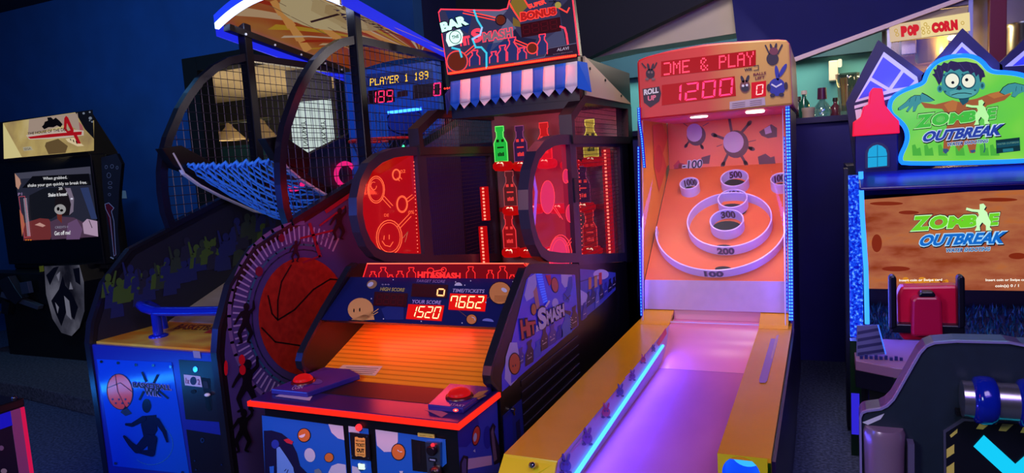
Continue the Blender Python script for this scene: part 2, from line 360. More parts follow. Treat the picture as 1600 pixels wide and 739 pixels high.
p = at(1303, 108, Y=7.46); r = thing('wall_lamp', 'small white box lamp fixed on the teal bar wall', 'lamp', (p.x, 7.5, p.z-.1))
m = MB(); m.box(p.x-.045, p.x+.035, 7.44, 7.6, p.z-.11, p.z+.08, P(225, 215, 190)); m.build('housing', r, .008)
m = MB(); m.box(p.x+.035, p.x+.07, 7.46, 7.56, p.z+.02, p.z+.09, G(255, 240, 200, 1.2)); m.build('bulb', r, .01)
# popcorn machine
X0, X1, Yp = .47, 1.02, 6.15
r = thing('popcorn_machine', 'glass-sided popcorn machine with lit sign and brass kettle', 'popcorn machine', (.75, 6.4, TOPZ))
m = MB(); m.box(X0, X1, Yp-.07, 6.65, TOPZ, TOPZ+.08, STEEL); m.build('base', r, .01)
for x in (X0+.012, X1-.012):
    for y in (Yp+.0, 6.63):
        m = MB(); m.box(x-.014, x+.014, y-.014, y+.014, TOPZ+.08, 2.62, P(160, 160, 150, .3, .9)); m.build('post', r)
zt = lambda x, y: at(x, y, Y=Yp).z
m = MB(); m.box(X0, X1, Yp, 6.65, 2.58, 2.78, P(150, 140, 130, .4, .3)); m.build('roof', r, .01)
a = Art((0, Yp-.016, 0), (0, -1, 0))
a.poly([(1391, 66), (1516, 48), (1515, 19), (1389, 40)], G(236, 214, 150), 1)
a.poly([(1391, 66), (1440, 59), (1438, 33), (1389, 40)], G(214, 186, 150), 2)
for t, q in (('P', 1409), ('O', 1419), ('P', 1428)): a.text(t, [(q-1, 58-(q-1409)*.13), (q+9, 57-(q-1409)*.13), (q-2, 41-(q-1409)*.13)], G(206, 24, 30), 4, .12)
for i, t in enumerate('CORN'): q = 1457+i*10; a.text(t, [(q-1, 52-i*1.4), (q+10, 51-i*1.4), (q-2, 35.5-i*1.4)], G(206, 24, 30), 4, .12)
for q in ((1442, 45), (1450, 43), (1446, 38), (1443, 51), (1451, 50), (1400, 48), (1402, 54), (1504, 36)): a.loop(q[0], q[1], 2.4, 2.6, 1.0, G(196, 160, 40), 4, n=8)
m = a.mb; m.box(X0+.03, X1-.03, Yp-.014, Yp+.01, zt(1391, 66), 2.575, P(200, 180, 130)); a.build('sign', r)
m = MB(); m.face([(X0+.03, 6.64, TOPZ+.1), (X1-.03, 6.64, TOPZ+.1), (X1-.03, 6.64, 2.58), (X0+.03, 6.64, 2.58)], P(214, 170, 90, .5)); m.build('back_panel', r)
m = MB(); m.face([(X0+.02, Yp+.01, TOPZ+.1), (X1-.02, Yp+.01, TOPZ+.1), (X1-.02, Yp+.01, zt(1391, 66)), (X0+.02, Yp+.01, zt(1391, 66))], CLEAR('popcorn_glass', (.94, .92, .88), .06)); m.build('front_glass', r)
k = at(1455, 80, Y=6.4)
m = MB(); m.lathe((k.x, 6.4, k.z-.09), [(.1, 0), (.115, .02), (.115, .17), (.13, .18), (.13, .2), (.1, .2)], P(214, 178, 90, .25, .6), n=28); kt = m.build('kettle', r)
m = MB(); m.tube([(k.x, 6.4, k.z+.1), (k.x, 6.4, 2.58)], .012, STEEL); m.build('hanger', kt); m = MB(); m.tube([(k.x+.11, 6.4, k.z+.06), (k.x+.24, 6.35, k.z+.04)], .012, BLACK); m.build('handle', kt)
k = at(1418, 82, Y=6.3); m = MB(); m.box(k.x-.05, k.x+.06, 6.28, 6.4, k.z-.02, 2.56, P(150, 140, 120, .25, .9)); m.build('motor_box', r, .008)
lamp('popcorn_lamp', 'POINT', (.9, 6.3, 2.24), None, 12, (1, .72, .28), .04)
m = MB(); m.ball((.92, 6.35, 2.4), .035, G(255, 236, 170, 5), 12); m.build('bulb', r)
# second bar appliance, steel with a red post
r = thing('steel_cabinet', 'stainless glass-fronted kitchen cabinet with dark red post beside popcorn machine', 'cabinet', (1.6, 6.3, TOPZ))
xa, xb = at(1545, 40, Y=6.0).x, at(1572, 40, Y=6.0).x
m = MB(); m.box(xa, xb, 5.98, 6.05, TOPZ, 2.78, P(110, 10, 26, .4)); m.build('post', r, .004)
m = MB(); m.box(1.05, 2.4, 6.45, 6.5, TOPZ, 2.78, P(170, 160, 140, .3, .8)); m.build('back_panel', r)
m = MB(); m.box(1.05, 2.4, 6.0, 6.5, 2.72, 2.78, STEEL); m.build('roof', r); m = MB(); m.box(1.05, 2.4, 6.0, 6.5, TOPZ, TOPZ+.06, STEEL); m.build('base', r)
m = MB(); k = at(1600, 60, Y=6.2); m.lathe((k.x, 6.2, k.z-.16), [(.09, 0), (.1, .02), (.1, .24), (.11, .25), (.11, .27)], STEEL, n=24); m.build('pot', r)
# pool-table lamp and white banner in the back room
q0, q1 = at(322, 196, Y=6.9), at(412, 188, Y=6.9)
r = thing('pool_table_lamp', 'hanging bar lamp with three cream cone shades in the back room', 'lamp', ((q0.x+q1.x)/2, 6.9, 1.9))
m = MB(); m.tube([(q0.x-.1, 6.9, q0.z), (q1.x+.1, 6.9, q0.z)], .02, P(90, 100, 90, .4, .6)); m.build('bar', r)
for px in (334, 360, 412):
    c = at(px, 219, Y=6.9); h = q0.z-c.z
    m = MB(); m.lathe((c.x, 6.9, c.z), [(.19, 0), (.19, .02), (.05, h*.75), (.03, h)], P(206, 184, 140, .6), n=24, cap=False); s_ = m.build('shade', r)
    m = MB(); m.ball((c.x, 6.9, c.z+.05), .05, G(255, 240, 200, 4), 10); m.build('bulb', s_)
for t in (.2, .8): m = MB(); m.tube([(q0.x+(q1.x-q0.x)*t, 6.9, q0.z), (q0.x+(q1.x-q0.x)*t, 6.9, 2.9)], .008, BLACK, 6); m.build('chain', r)
lamp('pool_lamp_light', 'POINT', (at(396, 210, Y=6.9).x, 6.9, 1.75), None, 6, (1, .85, .6), .1)
a = Art((0, 8.36, 0), (0, -1, 0)); a.poly([(394, 201), (402, 200), (403, 212), (394, 213)], G(250, 245, 230, 1.5), 1)
p = at(398, 206, Y=8.36); a.mb.box(p.x-.12, p.x+.12, 8.362, 8.4, p.z-.14, p.z+.14, BLACK); recenter(tag(a.build('lit_window'), 'small bright lit window in the far back room wall', 'light'))  # lit window beyond, built as a glowing square on the far wall
a = Art((0, 6.6, 0), (0, -1, 0)); qd = [(450, 161), (517, 155), (526, 250), (462, 262)]
a.poly(qd, G(214, 232, 226, .8), 1)
for xx in range(1, 14):
    t = xx/14; a.line([(450+67*t, 161-6*t), (462+64*t, 262-12*t)], .6, G(170, 190, 186, .8), 2)
for x0, txt in ((476, 'YANVNTK'), (506, 'YAKVNT')):
    for i, ch in enumerate(txt): a.text(ch, [(x0-5+i*.9, 196+i*8), (x0-5.5+i*.9, 189+i*8), (x0+3+i*.9, 195.5+i*8)], G(20, 24, 26), 4, .0)
pts = [a.p(t, 0) for t in qd]; a.mb.prism(pts, (0, .04, 0), P(200, 205, 200)); a.mb.box(min(p.x for p in pts), max(p.x for p in pts), 6.6, 6.64, pts[0].z-.05, 2.9, P(150, 150, 150)); recenter(tag(a.build('banner'), 'white lettered vertical blind hanging in the back room window', 'blind'))
# white letter fragments on the blue wall beside the shooting game
a = Art((0, WY-.003, 0), (0, -1, 0)); c = P(220, 222, 215)
pcs = [[(184, 297), (196, 298), (198, 310), (184, 310)], [(187, 376), (194, 377), (195, 385), (190, 388), (186, 387), (188, 382)],
       [(145, 418), (160, 416), (159, 428), (144, 430)], [(163, 415), (179, 414), (172, 426), (161, 428)], [(149, 434), (158, 433), (154, 444)]]
for q in pcs: a.mb.prism([a.p(t, 4) for t in q], (0, .003, 0), c)
tag(a.build('wall_lettering'), 'white letter fragments on the wall beside the shooting game', 'lettering')
# ================================================================== alley roller (skee-ball) machine
RX0, RX1, RYF, RYB = -1.05, -.16, 4.12, 5.28
r = thing('alley_roller', 'yellow and pink alley ball roller showing a red 1200 on its arched head', 'arcade machine', ((RX0+RX1)/2, 3.7, 0))
YEL = P(232, 158, 20, .22, 0, .1, 6); YELG = P(214, 196, 20, .3, 0, .08, 8)
LIL = P(196, 176, 214, .45)
LEDB = G(60, 150, 255, 3.0)
# rails
m = MB(); m.prism([(RX0, 2.13, .62), (-.845, 2.115, .62), (-.845, 2.02, .5), (-.845, 2.02, .02), (RX0-.01, 2.02, .02), (RX0-.01, 2.02, .5)], (0, .001, 0), YELG)
m.prism([(RX0, 2.13, 0), (RX0, 2.13, .62), (RX0, 4.3, .63), (RX0, 4.3, 0)], (.205, 0, 0), YEL)
m.face([(RX0, 2.13, .62), (-.845, 2.125, .62), (-.845, 2.03, .46), (RX0, 2.03, .46)], YELG); m.face([(RX0, 2.03, .46), (-.845, 2.03, .46), (-.845, 2.03, 0), (RX0, 2.03, 0)], YELG)
lr = m.build('left_rail', r)
m = MB(); k = at(832, 727, Y=2.09); m.lathe(k, [(.012, 0), (.012, .008), (.006, .012)], CHROME, (0, -1, .35), 8); m.build('bolt', lr)
m = MB(); m.prism([(-.34, 2.56, .42), (-.34, 2.56, .6211), (-.34, 4.3, .63), (-.34, 4.3, .42)], (.172, 0, 0), YEL); m.prism([(-.34, 2.335, .605), (-.34, 2.335, .62), (-.34, 2.5605, .6211), (-.34, 2.5605, .605)], (.172, 0, 0), YEL)
m.box(-.335, -.168, 2.62, 4.3, .02, .42, DARK)
n = 28; hc = at(1158, 741, Y=2.334); R_ = .062
ring = [V((hc.x+R_*math.cos(2*PI*i/n), 2.334, hc.z+R_*math.sin(2*PI*i/n))) for i in range(n)]
sq = []
for i in range(n):
    c_, s_ = math.cos(2*PI*i/n), math.sin(2*PI*i/n); k = .085/max(abs(c_), abs(s_))
    sq.append(V((min(max(hc.x+k*c_, -.34), -.168), 2.334, min(max(hc.z+k*s_, hc.z-.12), .62))))
m.grid([sq, ring], YELG, False, True)
m.face([(-.34, 2.334, hc.z-.08), (-.168, 2.334, hc.z-.08), (-.168, 2.334, .02), (-.34, 2.334, .02)], YELG)
m.face([(-.168, 2.334, .02), (-.168, 2.334, .606), (-.168, 2.62, .606), (-.168, 2.62, .02)], YELG); m.face([(-.34, 2.334, .02), (-.34, 2.334, .606), (-.34, 2.62, .606), (-.34, 2.62, .02)], YELG)
rr = m.build('right_rail', r)
m = MB(); m.grid([[p+V((0, d, 0)) for p in ring] for d in (0, .2)], G(10, 60, 255, .9), True, True); m.face([p+V((0, .2, 0)) for p in ring], G(60, 190, 255, 1.0)); m.build('ball_return_hole', rr)
a = Art((0, 0, .6265), (0, 0, 1), .0006)
a.poly([(1212, 522), (1218, 521), (1199, 594), (1196, 598), (1187, 598), (1186, 593), (1206, 524)], P(150, 120, 190, .25), 2)
a.poly([(1213, 524), (1217, 523), (1207, 560), (1204, 560)], P(188, 150, 176, .25), 3); a.build('ticket_slot', rr)
# outer skirts
m = MB(); m.box(-.167, -.155, 2.36, 4.2, .02, .6, P(40, 22, 70, .35)); m.build('side_skirt', r)
# lane, curved ramp
MAUVE = RAMPMAT('lane_board', [(.3, (178, 92, 140)), (.5, (190, 100, 146)), (.7, (200, 112, 154))], rough=.75, scale=(3, 1.2, 3))
m = MB(); m.box(-.845, -.34, 1.95, 3.72, .40, .465, MAUVE); m.build('lane', r)
m = MB(); pr = [(3.72, .466), (3.80, .474), (3.88, .496), (3.95, .53), (4.0, .572), (4.03, .615), (4.05, .628), (4.25, .628)]
PINK = P(224, 130, 160, .3, 0, .06, 6)
m.grid([[(-.845, y, z), (-.34, y, z)] for y, z in pr], PINK); m.face([(-.845, y, z) for y, z in pr]+[(-.845, 4.25, .4), (-.845, 3.72, .4)], PINK); m.build('ball_jump', r)
# left lane wall with printed band and LED tube
m = MB(); m.face([(-.8445, 2.03, .46), (-.8445, 4.25, .46), (-.8445, 4.25, .63), (-.8445, 2.13, .62)], LIL)
a = Art((-.8435, 0, 0), (1, 0, 0), .0008, m)
PU, TE, RD = P(110, 60, 150), P(40, 70, 150), P(190, 40, 70)
def critter(a, x, y, s, body, ear, layer=3, lean=0):
    a.ell(x, y, .5*s, .55*s, body, layer); a.ell(x-.2*s+lean, y-.75*s, .13*s, .42*s, body, layer, -14); a.ell(x+.25*s+lean, y-.75*s, .13*s, .42*s, body, layer, 16)
    a.ell(x-.35*s, y+.6*s, .22*s, .14*s, ear, layer+1); a.ell(x+.35*s, y+.6*s, .22*s, .14*s, ear, layer+1)
    a.ell(x-.15*s, y-.15*s, .12*s, .13*s, ear, layer+1); a.ell(x+.18*s, y-.15*s, .12*s, .13*s, ear, layer+1)
for i, (x, y, s) in enumerate(((884, 728, 17), (918, 685, 15), (947, 644, 13), (969, 612, 11), (988, 588, 9.5), (1005, 562, 8), (1021, 545, 6))):
    critter(a, x, y, s, (TE, PU, RD)[i % 3] if i else TE, P(40, 30, 90))
for x0, y0, x1, y1 in ((893, 706, 909, 686), (930, 655, 940, 642), (956, 622, 964, 612), (978, 590, 984, 584), (1012, 553, 1017, 547)):
    a.line([(x0, y0), (x1, y1)], 3, P(206, 150, 190), 2)
a.poly([(1030, 541), (1042, 521), (1040, 512), (1026, 536)], P(220, 60, 90), 2); lw = a.build('lane_wall_art', r)
m = MB(); m.tube([(-.836, 1.98, .492), (-.836, 3.82, .566)], .0085, LEDB, 8)
m.build('lane_light_tube', r)
m = MB(); m.box(-.846, -.838, 1.98, 2.0, .46, .5, LIL); m.sweep([(-.842, 1.98, .478), (-.842, 3.82, .552)], (0, 0, 1), .008, .01, P(160, 120, 120)); m.build('tube_tray', r)
lamp('lane_tube_light', 'AREA', (-.82, 2.95, .53), (-.3, 2.95, .44), 12, (.06, .06, 1), .03, 1.8).rotation_euler = Matrix(((.268, 0, -.963), (0, 1, 0), (.963, 0, .268))).to_euler()
# cabinet walls (side cheeks of the target box)
MAG = P(190, 60, 130, .3)
def cheek(x, name, mat):
    m = MB(); m.prism([(x, 4.14, .02), (x, 4.14, .6), (x, 4.22, .64), (x, 4.28, 1.2), (x, 4.33, 1.86), (x, RYB, 1.86), (x, RYB, .02)], (.018, 0, 0), mat); return m.build(name, r)
cl = cheek(RX0, 'side_panel', P(60, 30, 90, .35)); cr_ = cheek(RX1-.018, 'side_panel', P(60, 30, 100, .35))
m = MB(); m.box(RX0+.018, RX1-.018, RYB-.02, RYB, .02, 1.86, DARK); m.build('rear_panel', r)
# playfield board and back wall
B0, B1 = V((0, 4.24, .862)), V((0, 5.14, 1.53)); bn = V((0, -(B1.z-B0.z), B1.y-B0.y)).normalized()
XL, XR = -1.025, -.185
ORG = RAMPMAT('playfield_print', [(.3, (222, 92, 40)), (.55, (238, 112, 44)), (.75, (246, 140, 60))], rough=.62, scale=(1.6, 1.6, 1.6))
m = MB(); m.prism([(XL, B0.y, B0.z), (XR, B0.y, B0.z), (XR, B1.y, B1.z), (XL, B1.y, B1.z)], -bn*.02, ORG)
a = Art(B0, bn, .0008, m); SHD = P(150, 56, 20, .5)
HOLE = P(30, 10, 8, .8)
for cx, cy, rx, ry in ((1147, 290, 21, 10), (1145, 328, 22, 10), (1137, 357, 24, 12), (1078, 298, 15, 7), (1222, 293, 15, 7), (1131, 388, 16, 6), (1130, 420, 13, 4)): a.ell(cx, cy, rx, ry, HOLE, 3)
BLB = P(120, 70, 60, .5)
a.build('playfield', r)
m = MB(); m.face([(XL, B1.y, B1.z), (XR, B1.y, B1.z), (XR, B1.y, 1.87), (XL, B1.y, 1.87)], P(240, 104, 44, .4, 0, .12, 2))
a = Art((0, B1.y, 0), (0, -1, 0), .001, m); BRK = P(96, 30, 40); PALE = P(196, 172, 190)
def burst(cx, cy, s, arms):
    a.ell(cx+.12*s, cy+.1*s, .62*s, .68*s, BRK, 2); a.ell(cx, cy, .5*s, .52*s, PALE, 4)
    for an, ln in arms:
        t = math.radians(an); ex, ey = cx+math.cos(t)*ln*s, cy+math.sin(t)*ln*s
        a.line([(cx, cy), (ex, ey)], .13*s, BRK, 3); a.ell(ex, ey, .16*s, .1*s, BRK, 3, an)
burst(1085, 209, 24, ((60, 1.0), (125, .95))); a.ell(1085, 205, 12, 12, PALE, 5)
burst(1146, 222, 32, ((-100, 1.25), (-50, 1.2), (20, .95), (60, 1.2), (115, 1.2), (200, 1.0)))
for x0, y0, x1, y1 in ((1098, 197, 1107, 192), (1120, 229, 1128, 226), (1168, 222, 1181, 219), (1074, 197, 1068, 193)): a.line([(x0, y0), (x1, y1)], 1, BRK, 3)
a.poly([(1186, 206), (1205, 194), (1214, 200), (1214, 214), (1200, 216), (1190, 212)], BRK, 2); a.poly([(1194, 201), (1203, 196), (1206, 207), (1196, 210)], PALE, 3)
a.poly([(1184, 245), (1196, 240), (1204, 246), (1210, 244), (1212, 257), (1186, 257)], BRK, 2)
a.poly([(1096, 246), (1110, 242), (1108, 256), (1096, 256)], BRK, 2); 
a.ell(1064, 264, 11, 9, RD, 2); a.ell(1058, 268, 6, 5, P(160, 20, 30), 3); a.poly([(1052, 259), (1060, 250), (1068, 262), (1060, 270)], P(214, 40, 50), 2)
a.outlined('-100', [(1066, 265), (1097, 262), (1067, 252)], P(40, 22, 40), WHITE, 4, .02, .12)
a.build('target_back_wall', r)
# printed inner left wall
m = MB(); wl = [(XL-.004, 4.24, .862), (XL-.004, B1.y, B1.z), (XL-.004, B1.y, 1.87), (XL-.004, 4.32, 1.87)]; m.face(wl, P(240, 150, 30, .4, 0, .1, 3))
a = Art((XL-.003, 0, 0), (1, 0, 0), .001, m)
a.poly([(1046, 188), (1062, 186), (1062, 262), (1048, 300), (1044, 250)], P(250, 196, 30), 2)
a.poly([(1020, 196), (1034, 192), (1044, 214), (1036, 240), (1042, 262), (1030, 300), (1022, 260)], P(226, 70, 30), 3)
a.ell(1029, 248, 6, 22, P(210, 30, 30), 4); a.ell(1045, 270, 4, 12, P(90, 130, 60), 4); a.ell(1042, 324, 7, 20, P(70, 70, 170), 4, 8); a.ell(1036, 345, 3, 14, P(70, 70, 170), 4, 20)
a.poly([(1034, 380), (1050, 340), (1056, 300), (1062, 270), (1050, 410), (1026, 436)], P(236, 110, 50), 2)
m.v = [V((p.x, min(p.y, B1.y-.004), p.z)) for p in m.v]; a.build('side_wall_art', r)
m = MB(); m.face([(XR+.004, 4.24, .862), (XR+.004, B1.y, B1.z), (XR+.004, B1.y, 1.87), (XR+.004, 4.32, 1.87)], P(220, 120, 130, .3)); m.build('side_wall', r)
# lilac ball-stop panel under the playfield
m = MB(); m.prism([(XL, 4.235, .866), (XR, 4.235, .866), (XR, 4.2, .69), (XL, 4.2, .69)], (0, .02, 0), P(206, 170, 190, .5, 0, .1, 20)); m.build('stop_panel', r)
m = MB(); m.prism([(XL, 4.05, .63), (-.845, 4.05, .63), (-.845, 4.22, .69), (XL, 4.22, .69)], (0, 0, -.02), YEL); m.prism([(XR, 4.05, .63), (-.34, 4.05, .63), (-.34, 4.22, .69), (XR, 4.22, .69)], (0, 0, -.02), YEL)
m.prism([(-.845, 4.2, .632), (-.34, 4.2, .632), (-.34, 4.22, .69), (-.845, 4.22, .69)], (0, 0, -.02), PINK); m.build('gutter', r)
# rings on the board
ux = V((1, 0, 0)); uy = (B1-B0).normalized()
def on_board(px, py): d = ray(px, py); return CAM+d*((B0-CAM).dot(bn)/d.dot(bn))
RINGM = P(216, 206, 240, .3)
def hoop(c, R, h, txt, tq, a0=0, a1=360, tilt=0):
    n = 56; t = .008; rows = []; full = a1-a0 >= 360
    for rad, hh in ((R, 0), (R, h), (R-t, h), (R-t, 0)):
        rows.append([c+(ux*math.cos(math.radians(a0+(a1-a0)*i/n))+uy*math.sin(math.radians(a0+(a1-a0)*i/n)))*rad+bn*hh for i in range(n if full else n+1)])
    rows.append(rows[0]); m = MB(); m.grid(rows, RINGM, True, full); o = m.build('score_ring', r)
    e = o.modifiers.new('edges', 'EDGE_SPLIT'); e.split_angle = .8
    if txt:
        m = MB(); outer = tq[0]; half = tq[1]/R; hh = h*.78
        for d, bold, mat, gw in ((.001, .09, P(160, 110, 170), 1.06), (.002, .025, P(74, 16, 34) if not outer else P(60, 30, 100), 1.0)):
            vs, fs = glyphs(txt, bold)
            def wrap(u, v):
                th = (u-.5)*2*half*gw; rad = R+d if outer else R-t-d
                return c+(ux*math.sin(th)+uy*(-math.cos(th) if outer else math.cos(th)))*rad+bn*(h*.5+(v-.5)*hh*gw)
            for f in fs: m.face([wrap(*vs[i]) for i in f], mat)
        m.build('score_number', o)
    return o
def quad_at(cx, cy, w_, h, dy=0): return [(cx-w_/2, cy+h/2), (cx+w_/2, cy+h/2-dy), (cx-w_/2+.5, cy-h/2)]
cB = on_board(1140, 354); hoop(cB, .262, .07, '200', (1, 0.05))
c1 = on_board(1137, 357); hoop(c1, .105, .075, '300', (0, 0.05))
c2 = on_board(1146, 323); hoop(c2, .095, .075, '400', (0, 0.05))
c3 = on_board(1149, 291); hoop(c3, .092, .075, '500', (0, 0.047))
c4 = on_board(1079, 299); hoop(c4, .066, .075, '1000', (0, 0.054))
c5 = on_board(1221, 293); hoop(c5, .066, .075, '1000', (0, 0.054))
cO = on_board(1134, 362); hoop(V((-.605, cO.y, cO.z)), .405, .06, '100', (1, 0.055), 180, 360)
# arched head with displays
HY = 4.15
hx = lambda px, py: at(px, py, Y=HY).x
m = MB(); zt = lambda px, py: at(px, py, Y=HY).z
arc = [(995, 97), (998, 93), (1010, 88), (1040, 80), (1070, 74), (1100, 69), (1130, 66), (1160, 64), (1190, 62), (1215, 61), (1229, 62), (1234, 68)]
out = [at(x, y, Y=HY) for x, y in [(999, 188)]+arc+[(1239, 164)]]
HEADM = RAMPMAT('head_print_red_glow', [(.25, (200, 24, 30)), (.5, (206, 44, 34)), (.78, (206, 156, 70))], rough=.4, scale=(.5, .0, .35), detail=1)  # print gradient, its left end reddened to carry the red glow
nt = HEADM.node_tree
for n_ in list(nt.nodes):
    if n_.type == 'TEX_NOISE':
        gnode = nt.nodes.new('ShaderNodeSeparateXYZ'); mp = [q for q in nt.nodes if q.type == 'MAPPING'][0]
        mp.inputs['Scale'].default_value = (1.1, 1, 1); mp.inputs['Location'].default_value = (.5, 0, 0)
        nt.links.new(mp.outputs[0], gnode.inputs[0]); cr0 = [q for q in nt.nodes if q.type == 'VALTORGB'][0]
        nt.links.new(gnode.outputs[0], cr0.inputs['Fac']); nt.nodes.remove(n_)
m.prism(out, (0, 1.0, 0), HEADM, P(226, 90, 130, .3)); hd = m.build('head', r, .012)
a = Art((0, HY, 0), (0, -1, 0), .0012); DK = P(50, 6, 12, .3)
LR, LR2 = G(255, 60, 90, 2.2), G(255, 44, 100, 2.4)
REDBACK = G(235, 16, 40, .75); 
DISPLAY_HALO = G(196, 4, 22, .72)  # red glow around the digits put into an emissive display backing
a.poly([(1033, 120), (1181, 103), (1181, 78), (1033, 96)], DISPLAY_HALO, 1)
a.poly([(1034, 165), (1150, 150), (1148, 119), (1034, 133)], DISPLAY_HALO, 1)
a.poly([(1174, 154), (1197, 150), (1197, 126), (1174, 129)], G(226, 14, 40, .8), 1)
a.dots(')ME & PLAY', [(1037, 118), (1178, 101), (1037, 98), (1178, 80)], LR, 2)
dg = a
a.digits('1200', [(1043, 161), (1144, 148), (1044, 134), (1146, 121)], LR2, 2, None, .28)
a.digits('0', [(1181, 149), (1192, 147), (1182, 133), (1193, 131)], G(255, 150, 150, 2.5), 2)
a.build('score_display', hd)
a = Art((0, HY, 0), (0, -1, 0), .0012); INK = P(38, 16, 44); BLU = P(30, 40, 150)
critter(a, 1016, 115, 14, INK, P(120, 90, 90)); a.line([(1009, 106), (1003, 99)], 2, INK, 3); a.line([(1022, 106), (1026, 98)], 2, INK, 3)
a.ell(1207, 92, 9.5, 10, INK, 3); a.ell(1209, 80, 7, 6, P(110, 40, 60), 4); a.line([(1202, 84), (1196, 71)], 2.4, INK, 3); a.line([(1215, 84), (1222, 70)], 2.4, INK, 3); a.ell(1205, 74, 2, 6, INK, 3, -15); a.ell(1212, 73, 2, 6, INK, 3, 12)
a.ell(1214, 136, 13, 14, BLU, 3); a.ell(1214, 114, 3.2, 12, BLU, 3, -8); a.ell(1223, 110, 3.2, 12, BLU, 3, 30); a.line([(1206, 132), (1213, 136)], 2.4, WHITE, 5); a.line([(1221, 131), (1214, 135)], 2.4, WHITE, 5)
a.ell(1207, 149, 4, 3, INK, 4); a.ell(1221, 148, 4, 3, INK, 4); a.ell(1201, 137, 3, 6, INK, 4); a.ell(1228, 134, 3, 6, INK, 4)
a.ell(1164, 135, 8, 10, P(120, 60, 60), 3); a.ell(1160, 124, 2.4, 6, INK, 3, -20); a.ell(1168, 123, 2.4, 6, INK, 3, 20); a.ell(1164, 138, 6, 5, INK, 4); a.ell(1161, 134, 2, 2, WHITE, 5); a.ell(1167, 133, 2, 2, WHITE, 5)
a.poly([(1004, 139), (1030, 135), (1033, 146), (1030, 158), (1016, 168), (1006, 160)], INK, 2)
a.text('ROLL', [(1006, 149), (1029, 145), (1006, 140)], WHITE, 4, .05); a.text('UP', [(1012, 158), (1025, 156), (1012, 150)], P(236, 120, 140), 4, .05)
a.text('WIK', [(1163, 112), (1176, 110), (1163, 107)], INK, 3, .03); a.line([(1178, 110), (1185, 109), (1185, 102), (1178, 103)], 1.2, INK, 3)
a.text('BALLS', [(1177, 119), (1197, 116), (1177, 114.5)], P(110, 14, 30), 3, .04); a.text('LEFT', [(1180, 125), (1195, 122.5), (1180, 120.5)], P(110, 14, 30), 3, .04)
a.poly([(1140, 171), (1196, 164), (1195, 152), (1140, 159)], P(190, 170, 176), 2)
for i in range(3): a.line([(1144, 168-i*3), (1164, 165.5-i*3)], .8, P(120, 90, 100), 3); a.line([(1172, 164.5-i*3), (1190, 162-i*3)], .8, P(120, 90, 100), 3)
a.build('head_artwork', hd)
for px, py in ((1089, 186), (1178, 174)):
    k = at(px, py, Y=4.32); m = MB(); m.lathe((k.x, 4.4, 1.862), [(.0, -.012), (.05, -.01), (.055, 0)], G(255, 232, 210, 6), n=18); m.build('spotlight', hd)
    lamp('playfield_spot', 'SPOT', (k.x, 4.36, 1.84), (k.x*.9-.06, 4.75, 1.0), 6.5, (1, .74, .66), .03, spot=2.4)
# clear front with bright cut edges
ACR = CLEAR('clear_acrylic', (.97, .95, 1), .02, rough=.3)
m = MB(); g0, g1, g2, g3 = V((-1.01, 4.09, .64)), V((-.2, 4.09, .64)), V((-.2, 4.3, 1.86)), V((-1.01, 4.3, 1.86))
m.face([g0, g1, g2, g3], ACR)
m.face([V((RX0+.0, 4.1, .64)), V((RX0+.05, 4.06, .64)), V((RX0+.05, 4.28, 1.86)), V((RX0+.0, 4.32, 1.86))], ACR); gl = m.build('front_glass', r)
m = MB(); EDG = P(226, 210, 240, .2); m.sweep([g0, g1], (0, 0, 1), .006, .006, EDG); m.sweep([g1, g2], (0, 1, 0), .005, .005, EDG); m.sweep([g0, g3], (0, 1, 0), .005, .005, EDG); m.build('glass_edge', gl)
# LED strips down both sides
BACKB = P(30, 30, 120, .3)
def led_strip(pts, n, wd, name='led_strip', cols=1):
    m = MB(); pts = [V(p) for p in pts]; m.sweep(pts, (1, 0, 0), wd, .006, G(20, 30, 220, .8)); L = sum((q-p).length for p, q in zip(pts, pts[1:])); k = 0
    for i in range(n):
        d = (i+.5)/n*L; j = 0
        while j < len(pts)-2 and d > (pts[j+1]-pts[j]).length: d -= (pts[j+1]-pts[j]).length; j += 1
        c = pts[j]+(pts[j+1]-pts[j]).normalized()*d
        for q in range(cols):
            x = c.x+(q-(cols-1)/2)*wd*.5; m.box(x-wd*.17, x+wd*.17, c.y-.007, c.y-.003, c.z-L/n*.3, c.z+L/n*.3, G(64, 140, 255, 2.4))
    return m.build(name, r)
led_strip([(RX1-.012, 4.135, .66), (RX1-.008, 4.2, 1.2), (RX1-.014, 4.3, 1.86), (RX1-.014, 4.32, 1.93)], 70, .024, cols=2)
led_strip([(RX0+.02, 4.135, .66), (RX0+.016, 4.2, 1.2), (RX0+.014, 4.27, 1.7)], 56, .014)
led_strip([at(1007, 262, Y=4.19), at(1003, 215, Y=4.16), at(999, 190, Y=4.13), at(998, 168, Y=4.13)], 26, .018)
led_strip([(XR-.01, 4.2, .7), (XR-.006, 4.27, 1.3), (XR-.01, 4.32, 1.7)], 44, .008)
for x, tx in ((RX1-.05, -.6), (RX0+.05, -.6)): lamp('strip_glow', 'AREA', (x, 4.2, 1.3), (tx, 4.7, 1.1), 3.2, (.12, .1, 1), .04, 1.1)
